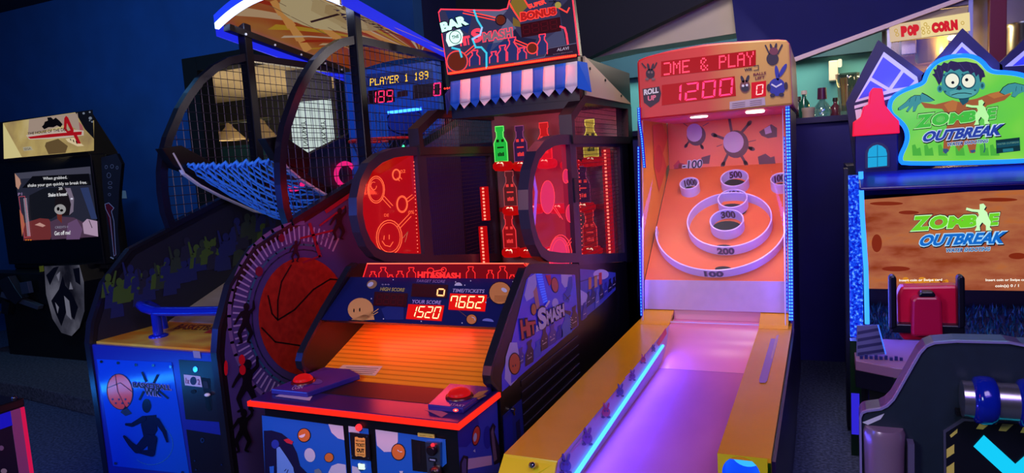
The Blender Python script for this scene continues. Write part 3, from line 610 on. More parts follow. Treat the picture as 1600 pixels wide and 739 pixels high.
# ================================================================== basketball machine
BX0, BX1 = -3.318, -2.442
r = thing('basketball_machine', 'caged basketball shooting game with blue-lit canopy, net and amber score board', 'arcade machine', ((BX0+BX1)/2, 3.4, 0))
TRIM = P(52, 54, 70, .25, .7); BARM = P(40, 40, 58, .28, .6)
prof = [(2.19, .04), (2.177, .9), (2.2, 1.0), (2.29, 1.18), (2.45, 1.325), (2.715, 1.41), (4.53, 1.97), (4.56, 1.97), (4.56, .04)]
def sidep(x, name): m = MB(); m.prism([(x, y, z) for y, z in prof], (.03, 0, 0), P(14, 14, 22, .4)); return m.build(name, r)
sl = sidep(BX0, 'side_panel'); sr = sidep(BX1-.03, 'side_panel')
for x, o in ((BX0+.015, sl), (BX1-.015, sr)):
    m = MB(); m.sweep([(x, y-.006, z) for y, z in prof[:6]], (1, 0, 0), .036, .018, TRIM); m.sweep([(x, y, z+.012) for y, z in prof[5:7]], (1, 0, 0), .05, .03, BARM); m.build('edge_trim', o)
# crowd print on the inner face of the left side
a = Art((BX0+.0315, 0, 0), (1, 0, 0), .001)
q = [(y, z) for y, z in prof[1:7]]+[(4.53, 1.4), (3.2, 1.0), (2.7, .9)]
a.mb.face([(BX0+.0315, y+.02, z-.03) for y, z in q], P(24, 28, 44, .5))
GRN, BL2, OLV = P(66, 96, 40), P(30, 40, 96), P(44, 60, 50)
for i in range(46):
    x = 170+i*6.4+random.uniform(-3, 3); y = 452-(x-170)*.43+random.uniform(-26, 24)
    if x < 230: y = max(y, 420)
    c = random.choice((GRN, BL2, BL2, OLV, P(34, 38, 60)))
    a.ell(x, y, 5, 6.5, c, 2+.1*i); a.poly([(x-11, y+32), (x-9, y+10), (x-3, y+6), (x+3, y+6), (x+9, y+10), (x+11, y+28)], c, 2+.1*i)
    if i % 3 == 0: a.limb([(x+7, y+12), (x+12, y-10)], (5, 3), c, 2+.1*i)
    if i % 4 == 1: a.limb([(x-7, y+12), (x-12, y-9)], (5, 3), c, 2+.1*i)
a.build('crowd_print', sl)
# outer right side print: court ball, hatch rings, players
a = Art((BX1+.0005, 0, 0), (1, 0, 0), .0009)
q = prof[0:7]+[(4.5, 1.9), (3.2, .1)]
a.mb.face([(BX1+.001, y+.03, z-.02) for y, z in prof[1:7]]+[(BX1+.001, 4.5, .1), (BX1+.001, 2.22, .1)], P(74, 62, 126, .3))
cx, cy = 474, 494
for k in range(58):
    an = math.radians(60+k*(300-60)/57); c_, s_ = math.cos(an), -math.sin(an)
    for r0, r1, mt in ((1.28, 1.52, P(160, 146, 200)), ):
        a.line([(cx+c_*72*r0, cy+s_*92*r0), (cx+c_*72*r1, cy+s_*92*r1)], 2.6, mt, 2)
a.loop(cx, cy, 88, 112, 3, P(40, 96, 130), 2, a0=75, a1=290); a.loop(cx, cy, 80, 104, 2, P(30, 40, 70), 2, a0=75, a1=290)
a.loop(cx, cy, 116, 146, 6, P(110, 92, 150), 2, a0=90, a1=270); 
a.ell(cx, cy, 70, 92, RAMPMAT('ball_print', [(.3, (150, 30, 22)), (.7, (184, 44, 30))], rough=.4, scale=(30, 30, 30)), 4, 0, 40)
BK = P(24, 8, 10)
a.line([(419, 462), (425, 490), (434, 500), (460, 484), (490, 452), (516, 436), (540, 438)], 2.2, BK, 6)
a.line([(455, 414), (440, 440), (434, 470), (434, 500)], 2, BK, 6); a.line([(409, 512), (430, 534), (470, 540), (520, 528)], 2.2, BK, 6)
def player(x, y, s, c, l=6):
    a.ell(x+.04*s, y-1.02*s, .17*s, .22*s, c, l); a.poly([(x-.28*s, y-.72*s), (x-.1*s, y-.84*s), (x+.12*s, y-.84*s), (x+.3*s, y-.74*s), (x+.2*s, y-.3*s), (x+.24*s, y+.04*s), (x-.24*s, y+.04*s), (x-.18*s, y-.35*s)], c, l)
    a.limb([(x-.22*s, y-.68*s), (x-.46*s, y-.34*s), (x-.62*s, y-.05*s)], (.2*s, .15*s, .1*s), c, l+.2); a.limb([(x+.22*s, y-.7*s), (x+.46*s, y-.95*s), (x+.44*s, y-1.35*s)], (.19*s, .15*s, .09*s), c, l+.4)
    a.limb([(x-.12*s, y), (x-.36*s, y+.46*s), (x-.22*s, y+.95*s), (x-.38*s, y+1.02*s)], (.3*s, .22*s, .13*s, .1*s), c, l+.6); a.limb([(x+.12*s, y), (x+.32*s, y+.45*s), (x+.12*s, y+.9*s), (x+.26*s, y+.98*s)], (.3*s, .22*s, .13*s, .1*s), c, l+.8)
player(386, 606, 36, P(16, 10, 26)); player(384, 508, 28, P(16, 10, 26)); player(530, 352, 22, P(16, 10, 30)); player(462, 394, 15, P(20, 12, 34)); player(380, 676, 30, P(14, 10, 24))
for x, y, s in ((405, 424, 6), (440, 372, 5), (556, 330, 5)): a.ell(x, y, s, s*1.3, P(120, 20, 50), 5)
for x0, y0, x1, y1, w_ in ((484, 350, 500, 400, 5), (470, 372, 520, 360, 3), (500, 352, 540, 322, 3), (510, 330, 548, 304, 6), (474, 410, 500, 400, 3)): a.line([(x0, y0), (x1, y1)], w_, P(150, 20, 50), 5)
a.text('JORDY', [(494, 384), (526, 366), (492, 378)], P(110, 80, 130), 5, .02)
for x, y in ((378, 562), (379, 578)): a.ell(x, y, 5, 8, P(220, 20, 40), 7); 
a.ell(353, 575, 3, 12, P(220, 20, 40), 7)
a.build('side_artwork', sr)
# body, deck, ramp
m = MB(); m.prism([(BX0+.031, 2.205, .05), (BX0+.031, 2.205, .885), (BX0+.031, 2.66, .885), (BX0+.031, 4.5, 1.5), (BX0+.031, 4.5, .05)], (BX1-BX0-.062, 0, 0), DARK); m.build('body', r)
m = MB(); m.prism([(BX0+.033, 2.62, .892), (BX0+.033, 4.45, 1.50), (BX0+.033, 4.45, 1.515), (BX0+.033, 2.62, .907)], (BX1-BX0-.066, 0, 0), RAMPMAT('grey_planks', [(.2, (110, 100, 86)), (.5, (150, 138, 118)), (.8, (170, 160, 140))], rough=.6, scale=(1.5, 1.5, 40))); m.build('ball_ramp', r)
m = MB(); m.box(BX0+.032, BX1-.032, 2.20, 2.62, .885, .903, RAMPMAT('deck_print', [(.3, (214, 70, 20)), (.45, (236, 150, 30)), (.55, (240, 200, 70)), (.75, (180, 60, 40))], rough=.3, scale=(2.2, 3, 2), detail=2))
a = Art((0, 0, .903), (0, 0, 1), .001, m); a.poly([(154, 520), (190, 522), (214, 512), (182, 510)], P(206, 206, 210), 2)
for i in range(3): a.line([(166+i*9, 518.5-i*2.8), (190+i*7, 519.5-i*2.8)], .8, P(90, 90, 100), 3)
a.text('BASKETBALL', [(270, 514), (345, 517), (284, 506), (352, 509)], P(120, 40, 20), 2, .02); a.poly([(318, 520), (352, 522), (352, 516), (330, 514)], P(200, 40, 40), 2)
a.build('control_deck', r)
m = MB(); BLR = P(24, 44, 190, .18, .3)
J = (-3.02, 2.34, 1.03); m.tube([J, (-2.8, 2.34, 1.036), (BX1-.04, 2.34, 1.05)], .024, BLR, 12); m.tube([J, (-3.09, 2.335, 1.046), (-3.135, 2.35, 1.055), (-3.155, 2.40, 1.05), (-3.16, 2.45, 1.02), (-3.162, 2.48, .97), (-3.162, 2.485, .9)], .024, BLR, 12)
rl = m.build('hand_rail', r); m = MB(); m.tube([(-3.02, 2.34, .903), J], .024, BLR, 12); m.lathe((-3.02, 2.34, .903), [(.045, 0), (.045, .008), (.03, .012)], BLR); m.build('rail_post', rl)
# front: frame, printed door, coin door, lower door
m = MB(); m.box(BX0+.005, BX1-.005, 2.175, 2.204, .04, .893, P(36, 50, 170, .25, .2)); fr = m.build('front_frame', r, .006)
YF = 2.174
a = Art((0, YF, 0), (0, -1, 0), .0012); dq = [(151, 561), (268, 566), (296, 741), (177, 728)]
k = [a.p(t, 0) for t in dq]; a.mb.prism(k, (0, .006, 0), P(20, 60, 140, .15))
a.poly(dq, P(20, 84, 220, .12, 0, .12, 2), 1)
a.ell(187, 612, 20, 28, P(255, 70, 60, .2), 2, -8); a.loop(187, 612, 20, 28, 1.2, P(60, 30, 60), 3, -8); a.line([(168, 606), (188, 598), (206, 612)], 1, P(60, 30, 60), 3); a.line([(180, 586), (184, 612), (196, 636)], 1, P(60, 30, 60), 3)
for i in range(6): a.ell(176+i*5, 624+(i % 2)*6, 1.6, 1.6, P(60, 40, 100), 3)
a.poly([(196, 634), (206, 646), (196, 650), (188, 644)], P(30, 24, 70), 3)
SIL = P(12, 24, 66, .2)
a.ell(229, 634, 7, 11, SIL, 3); a.poly([(222, 650), (244, 648), (246, 672), (236, 690), (224, 682), (220, 664)], SIL, 3)
a.limb([(224, 654), (206, 664), (197, 663)], (9, 6, 4), SIL, 4); a.limb([(230, 686), (214, 703), (204, 694), (194, 682)], (15, 11, 8, 4), SIL, 5); a.limb([(238, 686), (236, 708), (218, 706)], (14, 11, 5), SIL, 6); a.limb([(244, 656), (256, 674), (261, 690)], (8, 6, 3), SIL, 7)
a.loop(236, 694, 34, 32, 1.2, P(40, 120, 210), 2, a0=-60, a1=130)
a.outlined('BASKETBALL', [(208, 605), (267, 610), (207, 597)], P(20, 20, 40), P(150, 150, 220), 4, .03, .06); a.outlined('WIK', [(226, 617), (252, 620), (225, 606)], P(20, 20, 40), P(150, 150, 220), 4, .03, .08)
a.line([(222, 582), (228, 596)], 3, P(20, 20, 50), 4); a.line([(246, 586), (240, 598)], 3, P(20, 20, 50), 4); a.line([(224, 612), (218, 624)], 3, P(20, 20, 50), 4); a.line([(250, 612), (262, 622)], 3, P(20, 20, 50), 4)
for x, y in ((158, 565), (184, 567), (212, 570), (239, 571), (266, 573), (180, 724), (285, 738)): a.ell(x, y, 2, 2.2, CHROME, 5)
a.build('front_door', r)
a = Art((0, YF, 0), (0, -1, 0), .0012)
q = [(279, 562), (340, 566), (352, 660), (290, 655)]; a.mb.prism([a.p(t, 0) for t in q], (0, .01, 0), P(20, 20, 30, .3)); a.poly(q, P(26, 26, 40, .25), 1)
a.poly([(287, 585), (313, 588), (316, 605), (289, 602)], P(210, 200, 220), 2); a.ell(302, 595, 5, 6.5, P(40, 60, 90), 3); a.text('1x', [(290, 599), (296, 600), (290, 590)], P(120, 70, 120), 3, .03); a.text('2', [(309, 601), (313, 601.5), (308, 592)], P(120, 70, 120), 3, .03)
a.ell(305, 577, 3.5, 4.5, CHROME, 3); a.ell(302, 612, 4, 3, P(10, 10, 14), 3); a.poly([(314, 590), (328, 592), (331, 640), (322, 638), (318, 610)], P(10, 10, 16), 2); a.poly([(317, 595), (324, 596), (326, 607), (318, 606)], P(40, 40, 54), 3); a.line([(324, 622), (327, 640)], 5, P(4, 4, 8), 3)
a.mb.ball(a.p((324, 617), 12), .012, P(220, 220, 230), 10, (1.3, 1, .7))
a.poly([(301, 548), (312, 549), (314, 560), (303, 559)], P(150, 140, 170), 2)
a.build('coin_door', r)
a = Art((0, YF, 0), (0, -1, 0), .0012)
q = [(291, 671), (346, 680), (356, 739), (300, 739)]; a.mb.prism([a.p(t, 0) for t in q], (0, .01, 0), P(18, 18, 26, .3)); a.poly(q, P(22, 22, 34, .25), 1)
a.ell(316, 688, 3.2, 4, CHROME, 3); a.ell(316, 688, 1.4, 2, BLACK, 4)
for x, y in ((304, 720), (306, 734), (346, 726)): a.ell(x, y, 1.4, 1.4, CHROME, 3)
a.build('cash_door', r)
# cage
ARCH = [(2.715, 1.404), (2.69, 1.5), (2.685, 1.612), (2.695, 1.72), (2.722, 1.822), (2.755, 1.9), (2.794, 1.963), (2.855, 2.06), (2.927, 2.147), (3.02, 2.24), (3.133, 2.318), (3.25, 2.375), (3.40, 2.415)]
WIRE = P(70, 70, 82, .4, .7)
for x, sgn in ((BX0+.02, 1), (BX1-.02, -1)):
    m = MB(); m.sweep([(x, y, z) for y, z in ARCH]+[(x, 4.43, 2.42)], (1, 0, 0), .04, .045, BARM); m.sweep([(x, 4.44, 1.96), (x, 4.44, 2.44)], (1, 0, 0), .04, .04, BARM); cg = m.build('cage_frame', r)
    m = MB(); m.box(x-.03, x+.03, 3.38, 3.44, 1.6, 2.62, P(26, 24, 34, .35, .5)); m.build('post', cg, .004)
    m = MB(); wire_mesh(m, ARCH+[(4.43, 2.42), (4.43, 1.95)], x, .052, .0021, WIRE); m.build('wire_mesh', cg)
    b_ = MB()
# canopy: an arched, faintly emissive print with LED edges
CW = (BX1-BX0)/2+.03; CXM = (BX0+BX1)/2
def cz(x, y): u = (x-CXM)/CW; return 2.605-(y-3.24)*.142+.125*(1-u*u)*(1-.55*(y-3.24)/1.3)
xs = [CXM-CW+2*CW*i/20 for i in range(21)]; ys = [3.24+1.3*i/10 for i in range(11)]
CANM = RAMPMAT('canopy_print', [(.25, (170, 40, 20)), (.42, (224, 100, 36)), (.55, (236, 150, 70)), (.68, (206, 80, 60)), (.85, (240, 200, 60))], emit=.26, rough=.4, scale=(2.4, .8, 1), detail=3, rot=(0, 0, .7))
m = MB(); m.grid([[(x, y, cz(x, y)) for x in xs] for y in ys], CANM); cn = m.build('canopy', r)
m = MB(); m.grid([[(x, y, cz(x, y)+.03) for x in xs] for y in ys], P(180, 110, 150, .3)); m.build('canopy_top', cn)
def curved(pts, mat, d, mb):             # flat print wrapped under the canopy; pts in (u across, v depth)
    mb.face([(x, y, cz(x, y)-d) for x, y in pts], mat)
m = MB(); CRM = G(238, 210, 160, .36); BRN = G(70, 40, 40, .3)
def disc(cx, cy, rx, ry, mat, d): curved([(cx+rx*math.cos(2*PI*i/28), cy+ry*math.sin(2*PI*i/28)) for i in range(28)], mat, d, m)
for i in range(15):
    a0, a1 = -2.5+i*.3, -2.5+i*.3+(.16 if i % 3 else .08); c_ = (G(228, 176, 50, .34), G(238, 196, 150, .36), G(206, 60, 30, .3), G(240, 210, 180, .36))[i % 4]
    ox, oy = -2.66, 4.46
    for k in range(8):
        ya, yb_ = 4.4-k*.14, 4.4-(k+1)*.14; q = [(ox+a0*(oy-ya)*.5, ya), (ox+a1*(oy-ya)*.5, ya), (ox+a1*(oy-yb_)*.5, yb_), (ox+a0*(oy-yb_)*.5, yb_)]
        if all(abs(x-CXM) < CW-.02 for x, _ in q): curved(q, c_, .0012, m)
for i in range(10):
    t0 = -.9+i*.22; 
    for j in range(6):
        y0, y1 = 3.34+j*.16, 3.5+j*.16; x0, x1 = CXM+t0*(.15+.11*j), CXM+t0*(.15+.11*(j+1))
        if abs(x1)+.03 < abs(CXM)+CW and i % 2: curved([(x0-.025, y0), (x0+.025, y0), (x1+.035, y1), (x1-.035, y1)], G(244, 170, 90, .4), .002, m)
for k in range(3): disc(-2.82+.05*k, 3.62+.04*k, .25-.03*k, .3-.03*k, G(240-16*k, 214-20*k, 160-20*k, .36), .004+.001*k)
for k in range(-3, 4): curved([(-2.82+k*.07-.003, 3.36), (-2.82+k*.07+.003, 3.36), (-2.78+k*.085+.003, 3.88), (-2.78+k*.085-.003, 3.88)], G(150, 120, 90, .3), .009, m)
curved([(-2.99, 3.66), (-2.7, 3.6), (-2.7, 3.625), (-2.99, 3.685)], BRN, .01, m)
vs, fs = glyphs('BASKETBALL', .03)
for ox, oy, sx, sy in ((-2.52, 3.36, .10, .62),):
    for f in fs: curved([(ox-vs[i][1]*sx, oy+vs[i][0]*sy) for i in f], BRN, .011, m)
vs, fs = glyphs('WIK', .04)
for f in fs: curved([(-2.66-vs[i][1]*.1, 3.5+vs[i][0]*.3) for i in f], G(60, 40, 80, .3), .011, m)
m.build('canopy_print', cn)
m = MB(); LEDW = G(160, 190, 255, 4)
fpts = [V((x, 3.225, cz(x, 3.24)+.0)) for x in xs]
for k in range(20): m.face([fpts[k], fpts[k+1], fpts[k+1]+V((0, .0, -.034)), fpts[k]+V((0, 0, -.034))], LEDW)
m.grid([[p+V((0, .0, -.034)) for p in fpts], [p+V((0, .03, -.034)) for p in fpts]], LEDW)
m.grid([[p+V((0, -.002, .045)) for p in fpts], [p+V((0, -.002, 0)) for p in fpts]], G(30, 60, 235, 1.2)); m.build('front_light', cn)
for x, sg in ((CXM-CW, -1), (CXM+CW, 1)):
    m = MB(); z0, z1 = cz(x, 3.24), cz(x, 4.54)
    m.prism([(x, 3.24, z0-(.075 if sg < 0 else .028)), (x, 4.54, z1-(.075 if sg < 0 else .028)), (x, 4.54, z1+.02), (x, 3.24, z0+.045)], (.012*sg, 0, 0), G(34, 44, 235, .95)); m.build('side_light', cn)
m = MB(); m.sweep([(BX0+.03, 3.26, 2.575), (BX0+.03, 4.5, 2.405)], (1, 0, 0), .05, .04, P(20, 18, 24, .4))
for t in (.1, .3, .5, .7, .85): m.ball((BX0+.058, 3.26+1.24*t, 2.565-.17*t), .008, WHITE, 8)
m.build('canopy_rail', cn)
lamp('canopy_light', 'AREA', (CXM, 3.3, 2.6), (CXM, 4.6, 2.5), 1.6, (.7, .8, 1), .8, .03)
# backboard with score display and hoop
YB = 4.34
m = MB(); m.box(BX0+.05, BX1-.02, YB, YB+.06, 1.52, 2.40, P(30, 96, 220, .35, 0, .1, 4)); bb = m.build('backboard', r, .004)
a = Art((0, YB, 0), (0, -1, 0), .0012); LB = P(40, 110, 210)
for x, s in ((592, 1), (660, -1)):
    for i in range(14): a.line([(x+i*1.6-12*s, 178+i*3.6), (x+i*1.6+3*s, 175+i*3.6)], 1.2, LB, 1)
for i in range(10): a.line([(572+i*5, 152+i*6), (574+i*5, 190+i*6)], 1.6, P(30, 90, 190), 1)
a.poly([(604, 176), (656, 168), (664, 212), (608, 216)], P(16, 50, 170), 2); a.loop(634, 190, 30, 20, 1.6, LB, 2)
a.poly([(574, 163), (617, 159), (615, 138), (574, 142)], P(40, 6, 14, .3), 2); a.poly([(645, 155), (692, 149), (691, 128), (645, 133)], P(40, 14, 20, .3), 2); a.poly([(621, 152), (637, 150), (637, 141), (621, 143)], P(60, 20, 26, .3), 2)
a.digits('189', [(577, 162), (614, 159), (578, 143), (614, 140)], G(255, 40, 90, 2.2), 3, None, .3); a.digits('0', [(677, 150.5), (689, 149), (677, 130), (689, 128.5)], G(255, 40, 110, 2.2), 3)
a.poly([(572, 137), (676, 129), (675, 107), (572, 116)], P(30, 60, 140, .3), 2); a.dots('PLAYER 1 189', [(578, 134.5), (669, 123), (578, 123), (669, 110.5)], G(255, 190, 30, 2.0), 3)
a.build('score_display', bb)
a = Art((0, YB-.01, 0), (0, -1, 0), .001); a.line([(607, 176), (657, 170)], 4.6, G(60, 150, 255, 3), 1); pts = [a.p(t, 0) for t in ((606, 179), (658, 173), (658, 167), (606, 173))]; a.mb.prism(pts, (0, .012, 0), G(20, 60, 255, 1)); a.build('light_bar', bb)
hc = at(596, 219, Y=4.05)
m = MB(); n = 36; m.tube([(hc.x+.215*math.cos(2*PI*i/n), hc.y+.215*math.sin(2*PI*i/n), hc.z) for i in range(n)], .012, P(226, 40, 40, .35), 8, True); m.box(hc.x-.07, hc.x+.07, hc.y+.2, YB, hc.z-.04, hc.z+.02, P(200, 30, 40, .4))
m.tube([(hc.x-.06, hc.y+.2, hc.z-.03), (hc.x, hc.y-.0, hc.z-.12), (hc.x+.06, hc.y+.2, hc.z-.03)], .008, P(40, 40, 50), 6)
hp = m.build('hoop', bb)
m = MB()
for i in range(12):
    for d in (1, -1):
        m.tube([(hc.x+R*math.cos(2*PI*(i+d*k*.5)/12), hc.y+R*math.sin(2*PI*(i+d*k*.5)/12), hc.z-k*.07) for k, R in enumerate((.21, .18, .155, .14))], .004, P(40, 60, 130), 4)
m.build('hoop_net', hp)
m = MB(); g_ = at(630, 229, Y=4.2); m.ball(g_, .012, G(60, 255, 150, 3), 10); m.box(g_.x-.12, g_.x+.1, 4.2, 4.34, g_.z-.06, g_.z+.08, BLACK); m.build('ball_sensor', bb)
# speaker rings low on the back
m = MB(); m.box(BX0+.03, BX1-.03, 4.28, 4.34, 1.4, 1.56, BLACK); m.build('back_skirt', r)
for px, py, Y in ((540, 273, 4.3), (457, 276, 3.85)):
    c = at(px, py, X=BX0+.05); m = MB()
    m.tube([(c.x+.004, c.y+.115*math.cos(2*PI*i/30), c.z+.085*math.sin(2*PI*i/30)) for i in range(30)], .017, G(235, 30, 120, 1.0), 8, True); m.build('ring_light', sl)
# net arms and ball net
AR = [(2.66, 1.835), (2.74, 1.835), (2.80, 1.72), (2.9, 1.65), (3.05, 1.575), (3.3, 1.465), (3.56, 1.40)]
for x, sg in ((BX0+.075, 1), (BX1-.075, -1)):
    m = MB(); m.sweep([(x, y, z) for y, z in AR[1:]], (1, 0, 0), .02, .05, P(16, 16, 20, .35)); m.prism([(x-.035, 2.65, 1.845), (x-.035, 2.78, 1.86), (x-.035, 2.98, 1.76), (x-.035, 2.94, 1.66), (x-.035, 2.72, 1.74)], (.055, 0, 0), P(14, 14, 18, .3)); am = m.build('net_arm', r, .004)
    m = MB(); m.sweep([(x+.01, y-.022, z-.016) for y, z in AR[1:]], (1, 0, 0), .024, .010, P(225, 228, 235, .3)); m.build('arm_edge', am)
m = MB(); NETB = P(60, 150, 250, .5); nx, ny = 17, 13; xa, xb = BX0+.1, BX1-.1
def np_(i, j):
    u, v = i/nx, j/ny; y = 2.80+.68*v; z = 1.745-.345*(v**.8) - .11*math.sin(PI*u)*(math.sin(PI*v)+.12)
    return V((xa+(xb-xa)*u+.006*math.sin(7*j+i), y, z+.008*math.sin(3*i+5*j)))
for i in range(nx+1):
    for j in range(ny):
        if i < nx: m.tube([np_(i, j), (np_(i, j)+np_(i+1, j+1))/2+V((0, 0, -.004)), np_(i+1, j+1)], .0055, NETB, 4)
        if i > 0: m.tube([np_(i, j), (np_(i, j)+np_(i-1, j+1))/2+V((0, 0, -.004)), np_(i-1, j+1)], .0042, NETB, 4)
for j in (0, ny): m.tube([np_(i/3, j)+V((0, .012*math.sin(i*2.1), .012*math.cos(i*2.1))) for i in range(3*nx+1)], .010, NETB, 6)
m.build('ball_net', r)
m = MB(); m.sweep([(BX0+.05, 3.5, 1.47), (BX1-.05, 3.5, 1.47)], (0, 0, 1), .05, .05, BLACK); m.build('net_crossbar', r)
# ================================================================== bottle-smash ball game
HX0, HX1 = -2.154, -1.19
r = thing('bottle_game', 'bottle-smashing ball game glowing red under a blue and white striped awning', 'arcade machine', ((HX0+HX1)/2, 3.3, 0))
RLED = G(255, 50, 30, 2.6); RDIM = G(190, 10, 16, 1.0); REDL = G(255, 60, 50, 1.5)
DK = P(10, 10, 14, .35)
cprof = [(2.42, .04), (2.41, .75), (2.35, .80), (2.345, .83), (2.36, .86), (2.395, .895), (2.552, 1.03), (2.755, 1.184), (2.80, 1.195), (2.86, 1.19), (3.42, 1.10), (4.55, .93), (4.6, .93), (4.6, .04)]
cheeks = []
for x in (HX0, HX1-.03):
    m = MB(); m.prism([(x, y, z) for y, z in cprof], (.03, 0, 0), DK); o = m.build('side_panel', r); cheeks.append(o)
    m = MB(); m.sweep([(x+.015, y-.004, z+.002) for y, z in cprof[1:9]], (1, 0, 0), .036, .014, TRIM); m.build('edge_trim', o)
# lower front block with doors
m = MB(); m.box(HX0+.02, HX1-.012, 2.10, 2.42, .03, .715, DK); m.build('front_cabinet', r, .006)
YF = 2.098; a = Art((0, YF, 0), (0, -1, 0), .001)
AZ = P(28, 100, 200, .4); PALE = P(196, 204, 220, .4); BALLC = P(206, 120, 50, .4); NV = P(20, 20, 62, .4); LBL = P(110, 160, 236, .4)
L = lambda x, y: (400+x/5, 630+y/5)
def L2(*q): return [L(x, y) for x, y in q]
def door(q, name):
    pts = [a.p(t, 0) for t in q]; a.mb.prism(pts, (0, .008, 0), DK); a.poly(q, AZ, 1)
def smiley(x, y, rx, ry, rot=0):
    a.ell(x, y, rx*1.12, ry*1.12, P(14, 12, 30), 3, rot); a.ell(x, y, rx, ry, BALLC, 4, rot)
door(L2((45, 95), (680, 180), (712, 560), (70, 560)), 'x')
a.poly(L2((60, 215), (120, 212), (200, 235), (270, 290), (320, 390), (345, 490), (400, 545), (400, 560), (70, 560)), NV, 2)
a.poly(L2((160, 345), (185, 340), (240, 420), (290, 500), (300, 560), (165, 560)), LBL, 3); a.ell(*L(150, 320), 6, 7, P(40, 60, 170), 3); a.poly(L2((215, 285), (250, 275), (290, 300), (280, 322), (240, 310)), P(200, 40, 60), 4)
a.poly(L2((105, 495), (140, 490), (140, 560), (110, 560)), P(40, 110, 220), 4); a.line(L2((222, 530), (235, 515)), .8, NV, 5); a.line(L2((240, 545), (250, 520)), .8, NV, 5)
smiley(*L(375, 250), 9.3, 10, 0); a.ell(*L(358, 247), 5.2, 4.4, WHITE, 5, -20, a0=0, a1=180)
a.ell(*L(420, 405), 8.4, 11, PALE, 3, -12); smiley(*L(570, 424), 6.6, 7, 20)
a.poly(L2((565, 163), (680, 178), (690, 288), (640, 275), (590, 230)), PALE, 2); a.poly(L2((565, 540), (590, 490), (640, 470), (700, 480), (706, 560), (565, 560)), PALE, 2); a.poly(L2((455, 520), (490, 510), (510, 530), (520, 560), (458, 560)), P(110, 130, 140), 3)
a.build('left_door', r)
a = Art((0, YF, 0), (0, -1, 0), .001)
door(L2((722, 178), (878, 200), (905, 560), (745, 560)), 'x'); a.poly(L2((722, 178), (790, 188), (810, 235), (724, 225)), PALE, 2)
q = L2((730, 228), (880, 248), (893, 450), (748, 436)); a.mb.prism([a.p(t, 9) for t in q], (0, .006, 0), P(22, 18, 24, .35))
for t in ((738, 245), (866, 262), (752, 412), (878, 430)): a.ell(*L(*t), 1.1, 1.3, CHROME, 11)
GOLD = P(226, 180, 80, .4)
a.poly(L2((772, 264), (790, 262), (800, 270), (830, 273), (840, 268), (852, 276), (856, 418), (842, 424), (826, 416), (796, 412), (784, 416), (774, 408)), GOLD, 11)
a.text('ARE A BAM', L2((778, 298), (846, 304), (777, 282), (845, 288)), P(60, 36, 10), 12, .0)
a.text('TICKET', L2((780, 336), (850, 342), (778, 310), (848, 316)), P(40, 20, 10), 12, .03); a.text('OUT', L2((786, 382), (846, 388), (784, 350), (844, 356)), P(40, 20, 10), 12, .05); a.text('HIT SMASH', L2((790, 404), (846, 408), (789, 394), (845, 398)), P(60, 36, 10), 12, 0)
a.mb.ball(a.p(L(802, 190), 8), .014, G(255, 50, 60, 1.2), 12); a.ell(*L(802, 196), 4.6, 5, DK, 2)
q = L2((796, 474), (842, 480), (846, 520), (800, 516)); a.mb.prism([a.p(t, 8) for t in q], (0, .006, 0), G(225, 245, 235, 1.1)); a.loop(*L(822, 498), 5.6, 5.6, 1, DK, 3, n=8)
a.poly(L2((750, 490), (790, 500), (830, 560), (752, 560)), PALE, 2); a.build('ticket_door', r)
a = Art((0, YF, 0), (0, -1, 0), .001)
door(L2((932, 205), (1480, 282), (1490, 470), (1450, 505), (1452, 560), (950, 560)), 'x')
a.poly(L2((932, 205), (1108, 230), (1108, 300), (1060, 380), (1000, 380), (945, 330)), PALE, 2)
smiley(*L(1112, 381), 10, 12, -8); a.line(L2((1106, 366), (1120, 378), (1140, 380)), 1.2, WHITE, 5)
a.poly(L2((1212, 280), (1320, 300), (1340, 540), (1224, 526)), P(8, 8, 12), 4); a.poly(L2((1258, 320), (1284, 318), (1288, 470), (1262, 462)), P(16, 12, 16), 5)
q = L2((1322, 306), (1438, 312), (1440, 560), (1340, 560)); a.mb.prism([a.p(t, 14) for t in q], (0, .012, 0), STEEL)
a.mb.lathe(a.p(L(1380, 362), 14), [(.021, 0), (.021, .012), (.016, .018)], P(16, 14, 20, .3), (0, -1, 0), 20); a.mb.ball(a.p(L(1380, 328), 22), .008, G(255, 50, 70, 1), 10)
a.poly(L2((1346, 426), (1408, 434), (1410, 462), (1350, 454)), P(16, 16, 28), 17); a.poly(L2((1356, 434), (1400, 440), (1400, 452), (1358, 446)), P(150, 156, 180), 18); a.line(L2((1392, 468), (1398, 520)), 2.6, P(10, 10, 14), 17)
a.mb.lathe(a.p(L(1410, 535), 14), [(.024, 0), (.024, .012), (.012, .02)], P(70, 60, 60, .3, .8), (0, -1, 0), 16)
q = L2((1262, 234), (1390, 248), (1394, 274), (1264, 260)); a.mb.prism([a.p(t, 8) for t in q], (0, .006, 0), P(200, 200, 90)); a.text('INSERT COIN', L2((1280, 256), (1380, 266), (1279, 245), (1379, 255)), P(120, 120, 40), 9, 0)
a.poly(L2((1120, 530), (1150, 530), (1144, 550), (1124, 550)), PALE, 3); a.build('coin_door', r)
